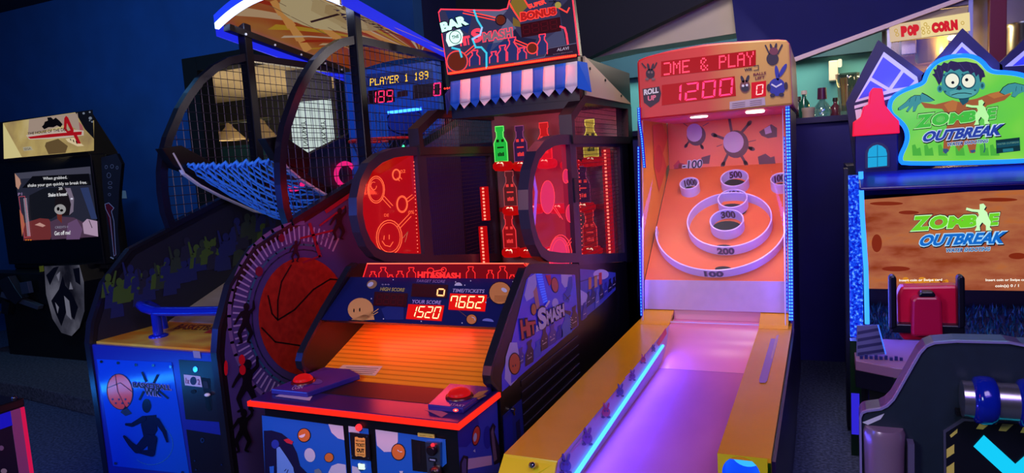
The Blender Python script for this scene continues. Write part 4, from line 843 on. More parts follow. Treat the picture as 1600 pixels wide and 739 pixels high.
# right flank of the front block
a = Art((HX1-.0115, 0, 0), (1, 0, 0), .001); K = lambda x, y: (680+x/4.65, 580+y/4.65); K2 = lambda *q: [K(x, y) for x, y in q]
a.poly(K2((160, 400), (450, 200), (470, 739), (180, 739)), P(50, 70, 190, .3), 1); a.poly(K2((165, 420), (300, 310), (320, 380), (290, 480), (230, 550), (170, 550)), P(24, 40, 160, .3), 2)
a.ell(*K(298, 468), 6.4, 16, P(40, 10, 20), 2, 8); a.ell(*K(298, 468), 5.4, 14.5, P(220, 70, 50), 3, 8); a.ell(*K(290, 480), 2.6, 7, PALE, 4, 8)
a.ell(*K(380, 480), 6, 18, P(24, 40, 160), 2); a.poly(K2((395, 420), (420, 375), (440, 400), (430, 440), (470, 560), (470, 660), (430, 680), (400, 520)), P(24, 18, 44), 3); a.poly(K2((405, 440), (420, 400), (425, 440), (440, 560), (450, 640), (425, 660)), P(110, 90, 110), 4)
a.poly(K2((240, 635), (410, 612), (412, 680), (236, 714)), P(214, 180, 206), 2); a.poly(K2((180, 660), (205, 610), (240, 620), (236, 739), (180, 739)), P(24, 18, 44), 3); a.poly(K2((192, 670), (210, 630), (228, 640), (226, 739), (194, 739)), P(90, 80, 130), 4)
a.poly(K2((275, 580), (290, 565), (292, 590)), PALE, 3); a.build('flank_artwork', r)
# table top with red light edge, pods, buttons
TP = P(40, 26, 90, .3, 0, .2, 12)
m = MB(); tt = [(HX0-.005, 2.06), (HX1, 2.06), (HX1, 2.40), (-1.24, 2.40), (-1.33, 2.36), (-1.86, 2.36), (-1.95, 2.42), (HX0-.005, 2.44)]
m.prism([(x, y, .735) for x, y in tt], (0, 0, .014), TP); tb = m.build('table_top', r)
m = MB(); e = .004; m.sweep([(HX0-.006, 2.42, .735), (HX0-.006, 2.056, .735), (HX1+.002, 2.056, .735), (HX1+.002, 2.40, .735)], (0, 0, 1), .020, .016, G(255, 38, 24, 1.15)); m.build('edge_light', tb)
lamp('table_edge_light', 'AREA', (-1.67, 2.03, .72), (-1.67, 1.7, .2), 1.2, (1, .05, .03), .9, .02)
m = MB(); m.prism([(x, y, .715) for x, y in ((-1.86, 2.36), (-1.33, 2.36), (-1.33, 2.22), (-1.86, 2.2))], (0, 0, .0), DK); m.box(-1.87, -1.3, 2.2, 2.40, .69, .7355, MATTE)
def pod(pts, nm):
    m = MB(); m.prism([(x, y, .749) for x, y in pts], (0, 0, .022), P(50, 40, 130, .25)); return m.build(nm, tb, .004)
pl_ = pod([(HX0+.03, 2.14), (-1.93, 2.14), (-1.86, 2.40), (-1.96, 2.46), (HX0+.05, 2.46)], 'button_pod'); pr_ = pod([(-1.36, 2.14), (HX1-.02, 2.14), (HX1-.02, 2.385), (-1.40, 2.385)], 'button_pod')
m = MB(); m.prism([(x, y, .7495) for x, y in ((-1.92, 2.2), (-1.38, 2.2), (-1.40, 2.37), (-1.86, 2.37))], (0, 0, .0012), P(8, 8, 12, .5)); m.build('ball_trough', tb)
for px, py, pd, s_ in ((474, 597, pl_, 1.0), (718, 620, pr_, 1.05)):
    k = at(px, py, Z=.771); m = MB(); m.lathe(k, [(.052*s_, 0), (.05*s_, .008), (.042*s_, .010)], P(90, 10, 14, .3), n=24); bt = m.build('button_base', pd)
    m = MB(); m.lathe(k+V((0, 0, .009)), [(.042*s_, 0), (.041*s_, .008), (.034*s_, .017), (.022*s_, .023), (.0, .026)], G(216, 20, 24, .7), n=24); o = m.build('push_button', pd)
a = Art((0, 0, .7715), (0, 0, 1), .0006)
a.ell(712, 641, 4.4, 2.6, G(255, 60, 60, 1.4), 1); a.ell(712, 641, 1.8, 1.2, G(255, 190, 180, 1.4), 2); a.text('START', [(702, 633), (724, 636), (705, 630)], P(200, 180, 200), 1, .0)
a.poly([(734, 622), (748, 612), (764, 609), (750, 620)], P(140, 120, 70), 1); a.poly([(744, 622), (756, 616), (760, 618), (748, 624)], P(110, 90, 60), 1); a.text('COIN', [(455, 609), (472, 607), (458, 604), (474, 602)], P(190, 180, 210), 1, 0)
a.ell(494, 596, 10, 4, P(90, 70, 150), 1); a.build('pod_print', tb)
a = Art((0, 0, .7495), (0, 0, 1), .0006); a.poly([(430, 619), (437, 616), (488, 619), (484, 626)], P(190, 170, 190), 1); a.poly([(438, 610), (448, 607), (462, 610), (456, 613)], P(120, 100, 160), 1)
a.poly([(664, 640), (676, 637), (700, 646), (690, 652)], P(200, 90, 110), 1); a.build('table_print', tb)
# ball ramp (printed planks)
m = MB(); WOOD = RAMPMAT('plank_print', [(.0, (150, 84, 16)), (.05, (220, 140, 28)), (.9, (232, 154, 34))], rough=.3, scale=(.4, 11, .4), kind='wave', rot=(0, 0, 0), detail=1, dist=.3)
m.prism([(HX0+.031, 2.385, .70), (HX0+.031, 2.385, .722), (HX0+.031, 3.1, 1.0), (HX0+.031, 4.45, .925), (HX0+.031, 4.45, .90)], (HX1-HX0-.062, 0, 0), WOOD)
rn = V((0, -.278, .715)).normalized(); a = Art((0, 2.385, .7225), rn, .0008); a.poly([(520, 583), (536, 570), (598, 572), (586, 587)], P(206, 180, 150), 1)
for i in range(4): a.line([(532+i*3, 582-i*2.8), (582+i*3, 584-i*2.8)], .8, P(110, 80, 60), 2)
rp = m.build('ball_ramp', r); a.build('warning_sticker', rp)
m = MB(); m.box(HX0+.031, HX1-.031, 2.4, 4.58, .05, .68, MATTE); m.build('lower_body', r)
# score panel
d0, d1 = V((0, 2.49, .985)), V((0, 2.735, 1.142)); dn = V((0, -(d1.z-d0.z), d1.y-d0.y)).normalized()
if dn.y > 0: dn = -dn
m = MB(); m.prism([(HX0+.031, d0.y, d0.z), (HX0+.031, d1.y, d1.z), (HX0+.031, d1.y+.04, d1.z-.02), (HX0+.031, d0.y+.04, d0.z-.02)], (HX1-HX0-.062, 0, 0), P(16, 26, 84, .3, 0, .3, 5))
sp = m.build('score_panel', r); a = Art(d0, dn, .0012)
D = lambda x, y: (560+x/5.926, 405+y/5.926); D2 = lambda *q: [D(x, y) for x, y in q]
TANB = P(214, 160, 90, .4)
a.poly(D2((210, 460), (300, 420), (420, 400), (420, 560), (250, 560)), P(24, 40, 110), 1)
a.ell(*D(20, 465), 20, 18, TANB, 2); a.poly(D2((-80, 565), (130, 480), (150, 560), (60, 565)), TANB, 2); a.line([(545, 500), (586, 503)], 1.5, DK, 3); a.ell(553, 485, 1, 3, DK, 3); a.ell(562, 484, 1, 3, DK, 3)
a.line(D2((130, 500), (185, 460)), 1.2, TANB, 2); a.line(D2((130, 520), (180, 490)), 1.2, TANB, 2)
a.ell(*D(125, 232), 8, 6.6, P(150, 120, 80), 2, -20); a.ell(*D(112, 232), 5, 3.2, PALE, 3, -30)
a.ell(*D(1312, 312), 18, 18, P(40, 20, 20), 2); a.ell(*D(1312, 312), 16.8, 17, P(206, 140, 74), 3); a.ell(*D(1350, 285), 5, 3, PALE, 4, 30)
for i in range(5):
    for j in range(9): a.ell(*D(1265+j*13, 340+i*12), .6, .6, P(120, 70, 30), 4, n=6)
a.ell(*D(1048, 556), 8.6, 8.4, P(40, 20, 20), 2); a.ell(*D(1048, 556), 7.6, 7.4, P(206, 130, 64), 3); a.line(D2((1050, 535), (1075, 545), (1080, 565)), 1, PALE, 4); a.line(D2((930, 475), (1000, 530)), 1, P(110, 70, 70), 2); a.line(D2((1185, 365), (1210, 350)), 1.2, P(110, 70, 70), 2)
a.ell(*D(925, 245), 6, 5, PALE, 3, 0, 16, 180, 360)
for x, y in ((225, 237), (252, 237), (278, 237)): a.text('*', [D(x-10, y+12), D(x+10, y+12), D(x-10, y-10)], P(170, 170, 200), 3, .03)
for x, y in ((322, 190), (1040, 200), (232, 552), (120, 365), (960, 590), (1430, 208), (582, 575), (900, 210), (985, 240), (1180, 400)): a.ell(*D(x, y), .9, 1.1, PALE, 3, n=8)
a.text('HIGH SCORE', D2((200, 292), (425, 300), (206, 258), (430, 268)), P(190, 180, 90), 3, .02, .1); a.text('TARGET SCORE', D2((533, 212), (800, 220), (540, 188), (806, 192)), P(130, 110, 170), 3, .02, .1)
a.text('TIME/TICKETS', D2((868, 306), (1165, 314), (874, 272), (1170, 280)), P(180, 170, 210), 3, .02, .1); a.text('YOUR SCORE', D2((494, 408), (762, 418), (500, 374), (768, 384)), P(180, 160, 220), 3, .02, .1)
BX = P(54, 6, 14, .3)
a.poly(D2((135, 430), (445, 444), (458, 315), (150, 300)), BX, 2); a.digits('8888', D2((160, 418), (410, 428), (175, 322), (425, 330)), P(84, 8, 18), 3)
a.poly(D2((485, 345), (820, 360), (830, 236), (500, 225)), BX, 2); a.digits('888', D2((505, 330), (690, 338), (515, 240), (700, 246)), P(70, 8, 16), 3)
a.digits('o', D2((722, 338), (795, 343), (738, 210), (812, 214)), G(255, 170, 110, 2.4), 4)
HOT = G(255, 20, 16, .75)
a.poly(D2((832, 466), (1172, 484), (1192, 330), (850, 316)), HOT, 2); a.digits('7662', D2((842, 446), (1138, 458), (862, 338), (1168, 342)), G(255, 215, 150, 2.2), 4, None, .26)
a.poly(D2((440, 552), (770, 572), (795, 428), (462, 416)), HOT, 2); a.digits('1520', D2((462, 532), (738, 552), (492, 432), (772, 440)), G(255, 205, 150, 2.2), 4, None, .26)
a.ell(*D(1200, 575), 9, 4.5, P(110, 120, 190), 2, 6, 16, 180, 360); a.text('ALAVI', D2((1292, 585), (1345, 590), (1294, 567), (1347, 572)), P(150, 150, 190), 3, .0)
a.build('score_artwork', sp)
# etched red acrylic crest above the score panel
a = Art((0, 2.745, 0), (0, -1, 0), .001); RED1, RED2 = G(120, 6, 12, .9), G(255, 40, 40, 1.4)
cq = D2((30, 190), (82, 40), (1530, 38), (1548, 60), (1480, 200)); 
pts = [a.p(t, 0) for t in cq]; a.mb.prism(pts, (0, .01, 0), RED1)
a.line(D2((40, 180), (82, 42), (1530, 40), (1548, 62)), 1.6, RED2, 2); a.line(D2((82, 40), (1530, 38)), 1.6, G(255, 110, 80, 1.6), 3)
for x, w_, h in ((135, 60, 70), (230, 80, 110), (300, 44, 40), (385, 64, 74), (490, 80, 108), (1040, 80, 116), (1220, 60, 82), (1335, 84, 118), (1425, 50, 40)):
    a.line([(px, py) for px, py in bottle_px(*D(x, 185), w_/5.926, h/5.926)], 1.2, RED2, 2)
a.text('HIT&SMASH', D2((545, 182), (945, 186), (548, 112), (948, 126)), RED2, 2, .05); a.loop(*D(668, 104), 5, 4, 1.2, RED2, 2, n=10); a.loop(*D(790, 100), 4, 4, 1.2, RED2, 2, n=10); a.line(D2((690, 115), (790, 95)), 1.6, RED2, 2); a.build('acrylic_crest', r)
# windows, cages
DP = [(3.44, 1.75), (3.30, 1.75), (3.18, 1.742), (3.06, 1.718), (2.96, 1.675), (2.885, 1.6), (2.845, 1.52), (2.835, 1.44), (2.85, 1.36), (2.885, 1.29), (2.94, 1.235), (3.02, 1.2), (3.2, 1.165), (3.44, 1.128)]
CAGE = [(3.49, 1.74), (4.42, 1.735), (4.42, .985), (3.49, 1.11)]
HEX = [(3.46, 1.75), (3.455, 1.865), (3.68, 1.972), (4.62, 1.98), (4.60, 1.75)]
FRB = P(44, 40, 62, .35)
for x, sg, tint, em, es in ((HX0+.02, 1, (.9, .25, .25), (226, 12, 14), .5), (HX1-.02, -1, (.95, .4, .45), (200, 10, 50), .4)):
    m = MB(); m.sweep([(x, y, z) for y, z in DP], (1, 0, 0), .05, .05, FRB, True); wf = m.build('window_frame', r)
    m = MB(); m.sweep([(x, y, z) for y, z in DP[1:13]], (1, 0, 0), .056, .004, P(90, 94, 110, .25, .7)); m = MB()
    m.face([(x, y, z) for y, z in DP], CLEAR('red_acrylic_%d' % sg, tint, .06, em, es)); m.build('window_pane', wf)
    m = MB(); m.sweep([(x, y, z) for y, z in CAGE], (1, 0, 0), .045, .055, FRB, True); cf = m.build('cage_frame', r); m = MB(); wire_mesh(m, CAGE, x, .024, .0013, P(70, 50, 70, .4, .4)); m.build('wire_mesh', cf)
    m = MB(); m.sweep([(x, y, z) for y, z in HEX], (1, 0, 0), .07, .045, P(46, 30, 36, .4), True); hf = m.build('upper_frame', r); m = MB(); wire_mesh(m, HEX, x, .028, .0013, P(60, 60, 70, .4, .4)); m.build('wire_mesh', hf)
a = Art((HX0+.017, 0, 0), (-1, 0, 0), .0008); a = Art((HX0+.0225, 0, 0), (1, 0, 0), .0008)
ET = G(255, 96, 60, 1.3); T = lambda x, y: (540+x/3.079, 180+y/3.079); T2 = lambda *q: [T(x, y) for x, y in q]
def pan(cx, cy, rx, ry, hx_, hy_, mt=ET, rot=0):
    a.loop(*T(cx, cy), rx, ry, 1.3, mt, 2, rot); a.loop(*T(cx, cy), rx*.86, ry*.86, 1, mt, 2, rot)
    dx, dy = hx_-cx, hy_-cy; L_ = math.hypot(dx, dy); ox, oy = -dy/L_*7, dx/L_*7; s_ = 40/L_ if L_ > 80 else .5
    for sg in (1, -1): a.line(T2((cx+dx*.45+ox*sg, cy+dy*.45+oy*sg), (hx_+ox*sg, hy_+oy*sg)), 1.1, mt, 2)
pan(147, 358, 13, 21, 222, 440); pan(244, 286, 6, 8.5, 265, 312); pan(272, 428, 8.4, 13, 325, 388); pan(210, 588, 20, 27, 310, 482); 
a.loop(*T(135, 340), 4.5, 6, .9, ET, 2, a0=0, a1=300); a.line(T2((186, 580), (184, 598)), 1.2, ET, 2); a.line(T2((210, 576), (210, 596)), 1.2, ET, 2); a.line(T2((176, 606), (190, 626), (214, 632), (228, 610)), 1.2, ET, 2)
a.text('02', T2((262, 280), (288, 276), (262, 264)), ET, 2, 0); a.text('DE', T2((186, 488), (208, 488), (186, 474)), ET, 2, 0); a.text('0%', T2((302, 476), (330, 474), (302, 460)), ET, 2, 0); a.text('4', T2((108, 276), (118, 276), (112, 262)), ET, 2, 0); a.text('11', T2((252, 686), (264, 686), (254, 674)), ET, 2, 0)
for i in range(9): a.ell(*T(84+i*3, 490+i*15), .9, 1.2, G(255, 110, 90, 1.6), 2, n=8)
for i in range(26): a.ell(*T(328+i*.8, 225+i*18), .8, 1.0, G(255, 110, 90, 1.6), 2, n=8)
a.line(T2((276, 590), (300, 560), (286, 610)), 1, P(210, 190, 120), 2); a.build('etched_drawing', r)
a = Art((HX1-.0175, 0, 0), (1, 0, 0), .0008); ET2 = G(255, 60, 70, 1.2); U = lambda x, y: (760+x/2.261, 140+y/2.261); PK = G(255, 50, 110, .7)
def paddle(x, y, rx, ry, hx_, hy_):
    p0 = U(x, y); a.ell(*p0, rx, ry, PK, 1); a.loop(*p0, rx, ry, 1, ET2, 2); p1 = U(hx_, hy_)
    for o in (-3, 3): a.line([(p0[0]+(p1[0]-p0[0])*.45+o*.6, p0[1]+(p1[1]-p0[1])*.45), (p1[0]+o*.6, p1[1]+o*.4)], 1.1, ET2, 2)
paddle(216, 380, 11, 26, 265, 455); paddle(297, 437, 7, 14, 328, 405); paddle(281, 306, 5, 11, 296, 335); a.loop(*U(262, 590), 18, 34, 1.2, ET2, 2); paddle(258, 588, 16, 30, 318, 508); a.loop(*U(258, 588), 12, 26, .8, ET2, 3)
for i in range(30): a.ell(*U(326+i*.6, 250+i*15), .7, .9, G(255, 80, 80, 1.6), 2, n=8)
a.line([U(328, 545), U(330, 640)], 1.6, G(255, 210, 80, 1.3), 2)
BLS = G(90, 120, 255, 1.6)
a.build('etched_drawing', r)
# latch, outer right artwork, louvres, service door
a = Art((HX1+.0004, 0, 0), (1, 0, 0), .0008); W_ = lambda x, y: (780+x/3.52, 410+y/3.52); W2 = lambda *q: [W_(x, y) for x, y in q]
BASE = P(66, 76, 255, .25); LAV = P(196, 196, 255, .3); DKB = P(24, 22, 64, .3); MIDB = P(36, 50, 170, .3)
a.poly(W2((14, 620), (60, 470), (150, 95), (175, 62), (418, 68), (436, 346), (15, 712)), BASE, 1)
a.poly(W2((160, 85), (200, 60), (206, 120), (190, 190), (150, 215), (138, 180)), LAV, 2); a.ell(*W_(308, 225), 5, 8, LAV, 2); a.poly(W2((340, 66), (400, 68), (402, 120), (360, 140), (342, 110)), LAV, 2)
a.poly(W2((60, 440), (98, 440), (108, 500), (100, 640), (62, 680), (30, 640), (36, 520)), LAV, 2); a.poly(W2((66, 560), (100, 560), (102, 638), (66, 664)), BASE, 3)
for x, y, w_, h, c in ((118, 560, 36, 90, MIDB), (166, 560, 46, 130, DKB), (212, 520, 40, 90, P(70, 100, 220)), (248, 480, 40, 130, DKB), (292, 450, 44, 110, MIDB), (332, 420, 34, 74, P(50, 60, 190)), (372, 400, 56, 130, P(80, 120, 220)), (412, 360, 40, 120, DKB)):
    sl_ = -.62; q = bottle_px(*W_(x, y), w_/3.52, h/3.52); q = [(px, py+(px-W_(x, y)[0])*sl_) for px, py in q]; a.poly(q, c, 3)
    if c in (DKB, MIDB):
        ey = y-h*.42; a.ell(*W_(x-9, ey+6), .9, 1, WHITE, 4, n=8); a.ell(*W_(x+10, ey-6), .9, 1, WHITE, 4, n=8); a.line(W2((x-8, ey+26), (x+12, ey+13)), 1, WHITE, 4)
a.poly(W2((352, 180), (372, 150), (382, 80), (402, 76), (404, 130), (390, 180), (384, 220), (356, 215)), P(50, 90, 210), 3); a.line(W2((356, 172), (384, 205)), 1.2, DKB, 4); a.line(W2((366, 205), (392, 180)), 1.2, DKB, 4)
a.poly(W2((356, 262), (398, 270), (392, 292), (366, 280)), DKB, 4); 
for i in range(5): a.line(W2((392, 300+i*13), (398, 306+i*13)), 1, WHITE, 5)
a.ell(*W_(306, 124), 6, 12.5, P(30, 14, 40), 3, -6); a.ell(*W_(306, 124), 5, 11, P(224, 110, 80), 4, -6); a.poly(W2((254, 70), (282, 68), (290, 112), (276, 130)), P(220, 50, 70), 3); a.poly(W2((188, 160), (206, 130), (224, 250), (204, 260)), P(210, 150, 140), 3)
a.ell(*W_(190, 258), 4.6, 9.5, P(30, 14, 40), 4); a.ell(*W_(190, 258), 3.8, 8.5, P(224, 140, 60), 5); a.ell(*W_(85, 557), 9.6, 17.5, P(30, 14, 30), 4); a.ell(*W_(85, 557), 8.2, 15.8, P(222, 110, 60), 5); a.ell(*W_(76, 570), .8, 2, DKB, 6); a.ell(*W_(90, 566), .8, 2, DKB, 6)
for i in range(12): a.poly(W2((202+i*3.6, 62+i*14), (236+i*2.6, 62+i*13), (238+i*2.6, 70+i*13), (204+i*3.6, 70+i*14)), G(50, 90, 255, .9), 3)
def word(t, quad, c, grow=.08): a.outlined(t, quad, c, P(26, 16, 40), 7, .05, grow)
word('H', W2((124, 424), (166, 404), (114, 318), (156, 312)), P(226, 104, 70)); word('IT', W2((166, 408), (204, 384), (158, 328), (200, 322)), P(226, 104, 70)); word('&', W2((203, 386), (220, 374), (200, 350), (216, 340)), P(230, 226, 246))
word('S', W2((222, 380), (266, 350), (208, 256), (256, 240)), P(230, 226, 246)); word('MASH', W2((266, 346), (360, 292), (258, 266), (356, 226)), P(224, 220, 246)); a.line(W2((258, 240), (275, 214)), 3, P(230, 226, 246), 8)
# second print strip
a.poly(W2((444, 36), (500, 40), (640, 56), (640, 150), (560, 230), (450, 320)), P(60, 80, 200, .3), 1); a.poly(W2((446, 150), (480, 170), (500, 200), (480, 230), (450, 236)), LAV, 2); a.ell(*W_(560, 66), 12, 8, LAV, 2)
a.line(W2((446, 106), (500, 90), (560, 66)), .8, DKB, 3)
for x, y, c in ((498, 84, P(220, 150, 60)), (530, 74, P(210, 170, 110)), (555, 58, P(210, 60, 60))): a.poly(W2((x-7, y), (x+9, y-4), (x+10, y+60), (x-6, y+66)), c, 3)
for x, y, w_, h, c in ((470, 310, 26, 90, MIDB), (492, 240, 22, 80, DKB), (517, 222, 26, 90, DKB), (540, 246, 24, 100, P(90, 110, 200)), (562, 200, 22, 80, DKB), (586, 180, 22, 70, MIDB), (610, 160, 20, 70, DKB), (632, 140, 18, 60, DKB)):
    q = bottle_px(*W_(x, y), w_/3.52, h/3.52); a.poly([(px, py+(px-W_(x, y)[0])*-.8) for px, py in q], c, 4); a.line(W2((x-5, y-h*.25), (x+6, y-h*.25-8)), .8, WHITE, 5)
a.build('side_artwork', cheeks[1])
a = Art((HX1+.0004, 0, 0), (1, 0, 0), .0008)
for i in range(10):
    p0, p1 = (819-.2*i, 600+i*11.2), (903-1.2*i, 524+i*11.6); p0 = at(*p0, X=HX1); p1 = at(*p1, X=HX1)
    z1 = p0.z+(p1.z-p0.z)*.2
    a.mb.prism([(HX1, 2.62, .72-i*.05+.0), (HX1, 3.38, .735-i*.05-.012), (HX1, 3.38, .71-i*.05), (HX1, 2.62, .695-i*.05)], (.003, 0, 0), P(22, 22, 30, .35)); a.mb.sweep([(HX1+.004, 2.62, .72-i*.05), (HX1+.004, 3.38, .723-i*.05)], (1, 0, 0), .004, .003, P(90, 90, 110, .3, .5))
a.build('louvre_panel', cheeks[1])
a = Art((HX1+.0004, 0, 0), (1, 0, 0), .0009); q = [(786.5, 650), (815, 624), (820, 698), (791, 736)]
a.mb.prism([a.p(t, 3) for t in q], (-.003, 0, 0), P(26, 44, 130, .3)); a.poly([(787, 656), (800, 644), (803, 720), (791, 734)], P(20, 40, 150), 4); a.poly([(806, 660), (812, 654), (815, 696), (809, 704)], P(24, 24, 70), 4); a.poly([(792, 712), (799, 706), (800, 714), (793, 720)], P(200, 176, 206), 5)
a.mb.lathe(a.p((800, 640), 6), [(.008, 0), (.008, .012)], CHROME, (1, 0, 0), 10); a.line([(802, 636), (804, 648)], 2, CHROME, 6); a.build('service_door', cheeks[1])
m = MB(); m.box(HX1-.01, HX1+.012, 3.43, 3.5, 1.42, 1.55, P(16, 14, 20, .4)); m.build('latch', r, .004)
# rear box, bottle wall, roof header
m = MB(); m.box(HX0+.03, HX1-.03, 4.46, 4.6, .9, 1.98, P(120, 96, 112, .4, 0, .25, 3)); m.build('target_wall', r)
m = MB(); m.box(HX1-.05, HX1, 4.44, 4.75, .05, 1.75, P(14, 12, 26, .4)); m.box(HX0, HX0+.05, 4.44, 4.75, .05, 1.75, DK); m.box(HX0, HX1, 4.61, 4.75, .05, 1.98, DK); m.build('rear_cabinet', r)
m = MB(); m.prism([(-1.965, 3.6, 1.965), (-1.965, 3.6, 2.2), (-1.965, 4.7, 2.2), (-1.965, 4.7, 1.965)], (HX1+.01+1.965, 0, 0), P(12, 8, 12, .4)); hb = m.build('header_box', r)
m = MB(); m.prism([(HX1+.012, 3.68, 2.2), (HX1+.012, 3.68, 1.99), (HX1+.012, 4.66, 1.99)], (.012, 0, 0), P(206, 190, 150, .6)); gs = m.build('gusset', r)
m = MB()
for y, z in ((3.76, 2.14), (4.05, 2.1), (4.4, 2.03), (3.72, 2.03)): m.lathe((HX1+.024, y, z), [(.008, 0), (.008, .006)], BLACK, (1, 0, 0), 8)
m.build('gusset_bolt', gs)
# sign with neon-style drawing
YS = 3.56; a = Art((0, YS, 0), (0, -1, 0), .0012); N = lambda x, y: (680+x/5.683, y/5.683); N2 = lambda *q: [N(x, y) for x, y in q]
so = N2((30, 110), (50, 82), (330, 88), (570, 92), (640, 76), (655, 20), (690, -90), (1190, -130), (1215, -60), (1278, 488), (112, 660))
a.mb.prism([a.p(t, 0) for t in so], (0, .05, 0), P(20, 16, 26, .4)); SG = G(62, 58, 96, .75); a.poly(so, SG, 1)
NE = G(255, 56, 80, 1.5); NE2 = G(255, 60, 50, 1.6); ND = G(36, 60, 130, .6); NL = G(112, 112, 150, .7)
a.poly(N2((90, 100), (340, 92), (290, 300), (130, 200)), ND, 2); a.poly(N2((330, 92), (640, 90), (560, 180)), NL, 2); a.poly(N2((640, 160), (720, 250), (480, 470), (520, 360)), NL, 2); a.poly(N2((470, 390), (660, 360), (640, 520), (420, 560)), ND, 2)
a.poly(N2((980, 350), (1140, 230), (1170, 390), (1000, 430)), G(80, 80, 120, .7), 2); a.poly(N2((1100, 80), (1215, -40), (1250, 390), (1160, 390)), G(44, 38, 66, .7), 2); a.poly(N2((700, 250), (760, 330), (900, 350), (860, 420), (700, 380)), G(36, 34, 70, .7), 2)
a.line(so[:7], 2, NE, 3); a.line([N(1215, -60), N(1278, 488)], 2.4, NE, 3); a.line([N(30, 110), N(112, 660)], 1.2, NE, 3); a.line(N2((690, -90), (655, 20), (700, 100), (760, 190)), 2.2, NE2, 4); a.line(N2((770, -40), (830, 60)), 2.2, NE2, 4)
a.poly(N2((690, -40), (780, -20), (820, 60), (770, 110), (750, 160), (660, 60)), G(150, 120, 50, .7), 3); a.poly(N2((690, 150), (750, 190), (760, 240), (690, 230)), G(140, 110, 50, .7), 3)
a.text('SUPER', N2((835, 80), (990, 30), (820, 40), (975, -6)), NE2, 5, .05); a.outlined('BONUS', N2((762, 188), (1078, 128), (756, 112), (1070, 62)), G(190, 30, 30, .9), NE2, 5, .06, .09)
a.poly(N2((755, 215), (1110, 150), (1120, 275), (768, 335)), G(60, 6, 20, .7), 4); a.digits('8888', N2((780, 310), (1090, 255), (772, 225), (1080, 168)), G(88, 10, 26, .7), 5)
a.line(N2((1080, 60), (1170, 110), (1190, 70)), 2.2, NE2, 4); a.line(N2((1110, 235), (1150, 250), (1165, 300), (1178, 390)), 3, NE, 4); a.ell(*N(1090, 45), 5, 5, G(190, 170, 80, .7), 5)
for an in range(0, 360, 60): a.line([N(1060, 15), N(1060+50*math.cos(math.radians(an)), 15+40*math.sin(math.radians(an)))], 1, G(20, 16, 30, .6), 4)
a.text('HIT', N2((225, 412), (318, 394), (215, 330), (305, 315)), NE, 4, .05); a.text('S', N2((340, 390), (425, 360), (310, 270), (400, 240)), NE, 4, .05); a.outlined('MASH', N2((425, 372), (688, 328), (420, 292), (680, 246)), G(150, 120, 140, .7), NE, 4, .05, .06)
for x, y, w_, h in ((350, 585, 90, 130), (520, 560, 74, 96), (598, 550, 90, 140), (682, 540, 104, 200), (770, 530, 78, 100), (950, 490, 90, 180)):
    q = bottle_px(*N(x, y), w_/5.683, h/5.683); q = [(px, py-(px-q[0][0])*.14) for px, py in q]; a.poly(q, G(50, 56, 120, .7), 3); a.line(q, 1.6, NE, 4)
for x, y, R_, hx_, hy_ in ((195, 545, 92, 350, 415), (862, 428, 48, 700, 362), (582, 178, 46, 250, 105)):
    a.ell(*N(x, y), R_/5.683*.86, R_/5.683*.9, G(112, 40, 24, .8), 5); a.loop(*N(x, y), R_/5.683, R_/5.683, 1.6, NE2 if R_ != 46 else G(40, 20, 30, .6), 5)
    dx, dy = hx_-x, hy_-y; L_ = math.hypot(dx, dy)
    for o in (-12, 12): a.line([N(x+dx/L_*R_+o*-dy/L_, y+dy/L_*R_+o*dx/L_), N(hx_+o*-dy/L_, hy_+o*dx/L_)], 1.6, NE2, 4)
a.text('BAR', N2((60, 288), (300, 215), (40, 205), (262, 130)), G(190, 255, 236, 1.5), 7, .06); a.text('BAR', quad_grow(N2((60, 288), (300, 215), (40, 205), (262, 130)), .03, .1), G(16, 24, 36, .5), 6, .12)  # reflection of a neon BAR sign drawn onto the sign face
a.poly(N2((100, 300), (130, 280), (220, 260), (246, 300), (238, 380), (150, 410), (120, 414), (96, 360)), G(205, 255, 240, 1.4), 6); a.loop(*N(178, 330), 9, 10, 1.2, G(60, 90, 90, .6), 7); a.text('THE', N2((150, 350), (212, 335), (146, 318), (208, 305)), G(40, 60, 70, .6), 8, .03)  # rest of the painted neon reflection
CY = G(60, 190, 220, 1.2)
a.line(N2((345, 92), (375, 180), (415, 245), (400, 310), (330, 345), (360, 420), (410, 420), (455, 470), (456, 605)), 3, CY, 8); a.line(N2((150, 425), (215, 440), (235, 505)), 3, CY, 8); a.line(N2((415, 245), (400, 310), (332, 350)), 2.4, G(180, 190, 255, 1.1), 9)
a.poly(N2((1000, 425), (1250, 382), (1275, 480), (968, 500)), G(48, 20, 46, .7), 3); a.text('ALAVI', N2((1080, 455), (1185, 440), (1082, 428), (1187, 412)), G(190, 170, 200, .8), 5, .02); a.text('www.alavi.com', N2((1045, 488), (1220, 462), (1045, 478), (1220, 452)), G(140, 120, 150, .8), 5, .0)
a.line(N2((700, 560), (970, 505), (1005, 430), (1250, 384)), 1, NL, 4); sgn = a.build('marquee_sign', r)
m = MB(); p0, p1 = a.p(N(125, 652), 4), a.p(N(1250, 490), 4)
for i in range(70): t = i/69; c = p0.lerp(p1, t); m.box(c.x-.0038, c.x+.0038, c.y-.006, c.y, c.z-.006, c.z+.004, G(255, 70, 40, 2.2))
m.sweep([p0+V((0, .004, 0)), p1+V((0, .004, 0))], (0, 0, 1), .018, .004, G(220, 12, 20, .9)); m.build('sign_light_strip', sgn)
lamp('sign_light', 'AREA', (-1.6, 3.5, 2.16), (-1.6, 3.3, 1.6), 1.0, (1, .1, .06), .8, .02)
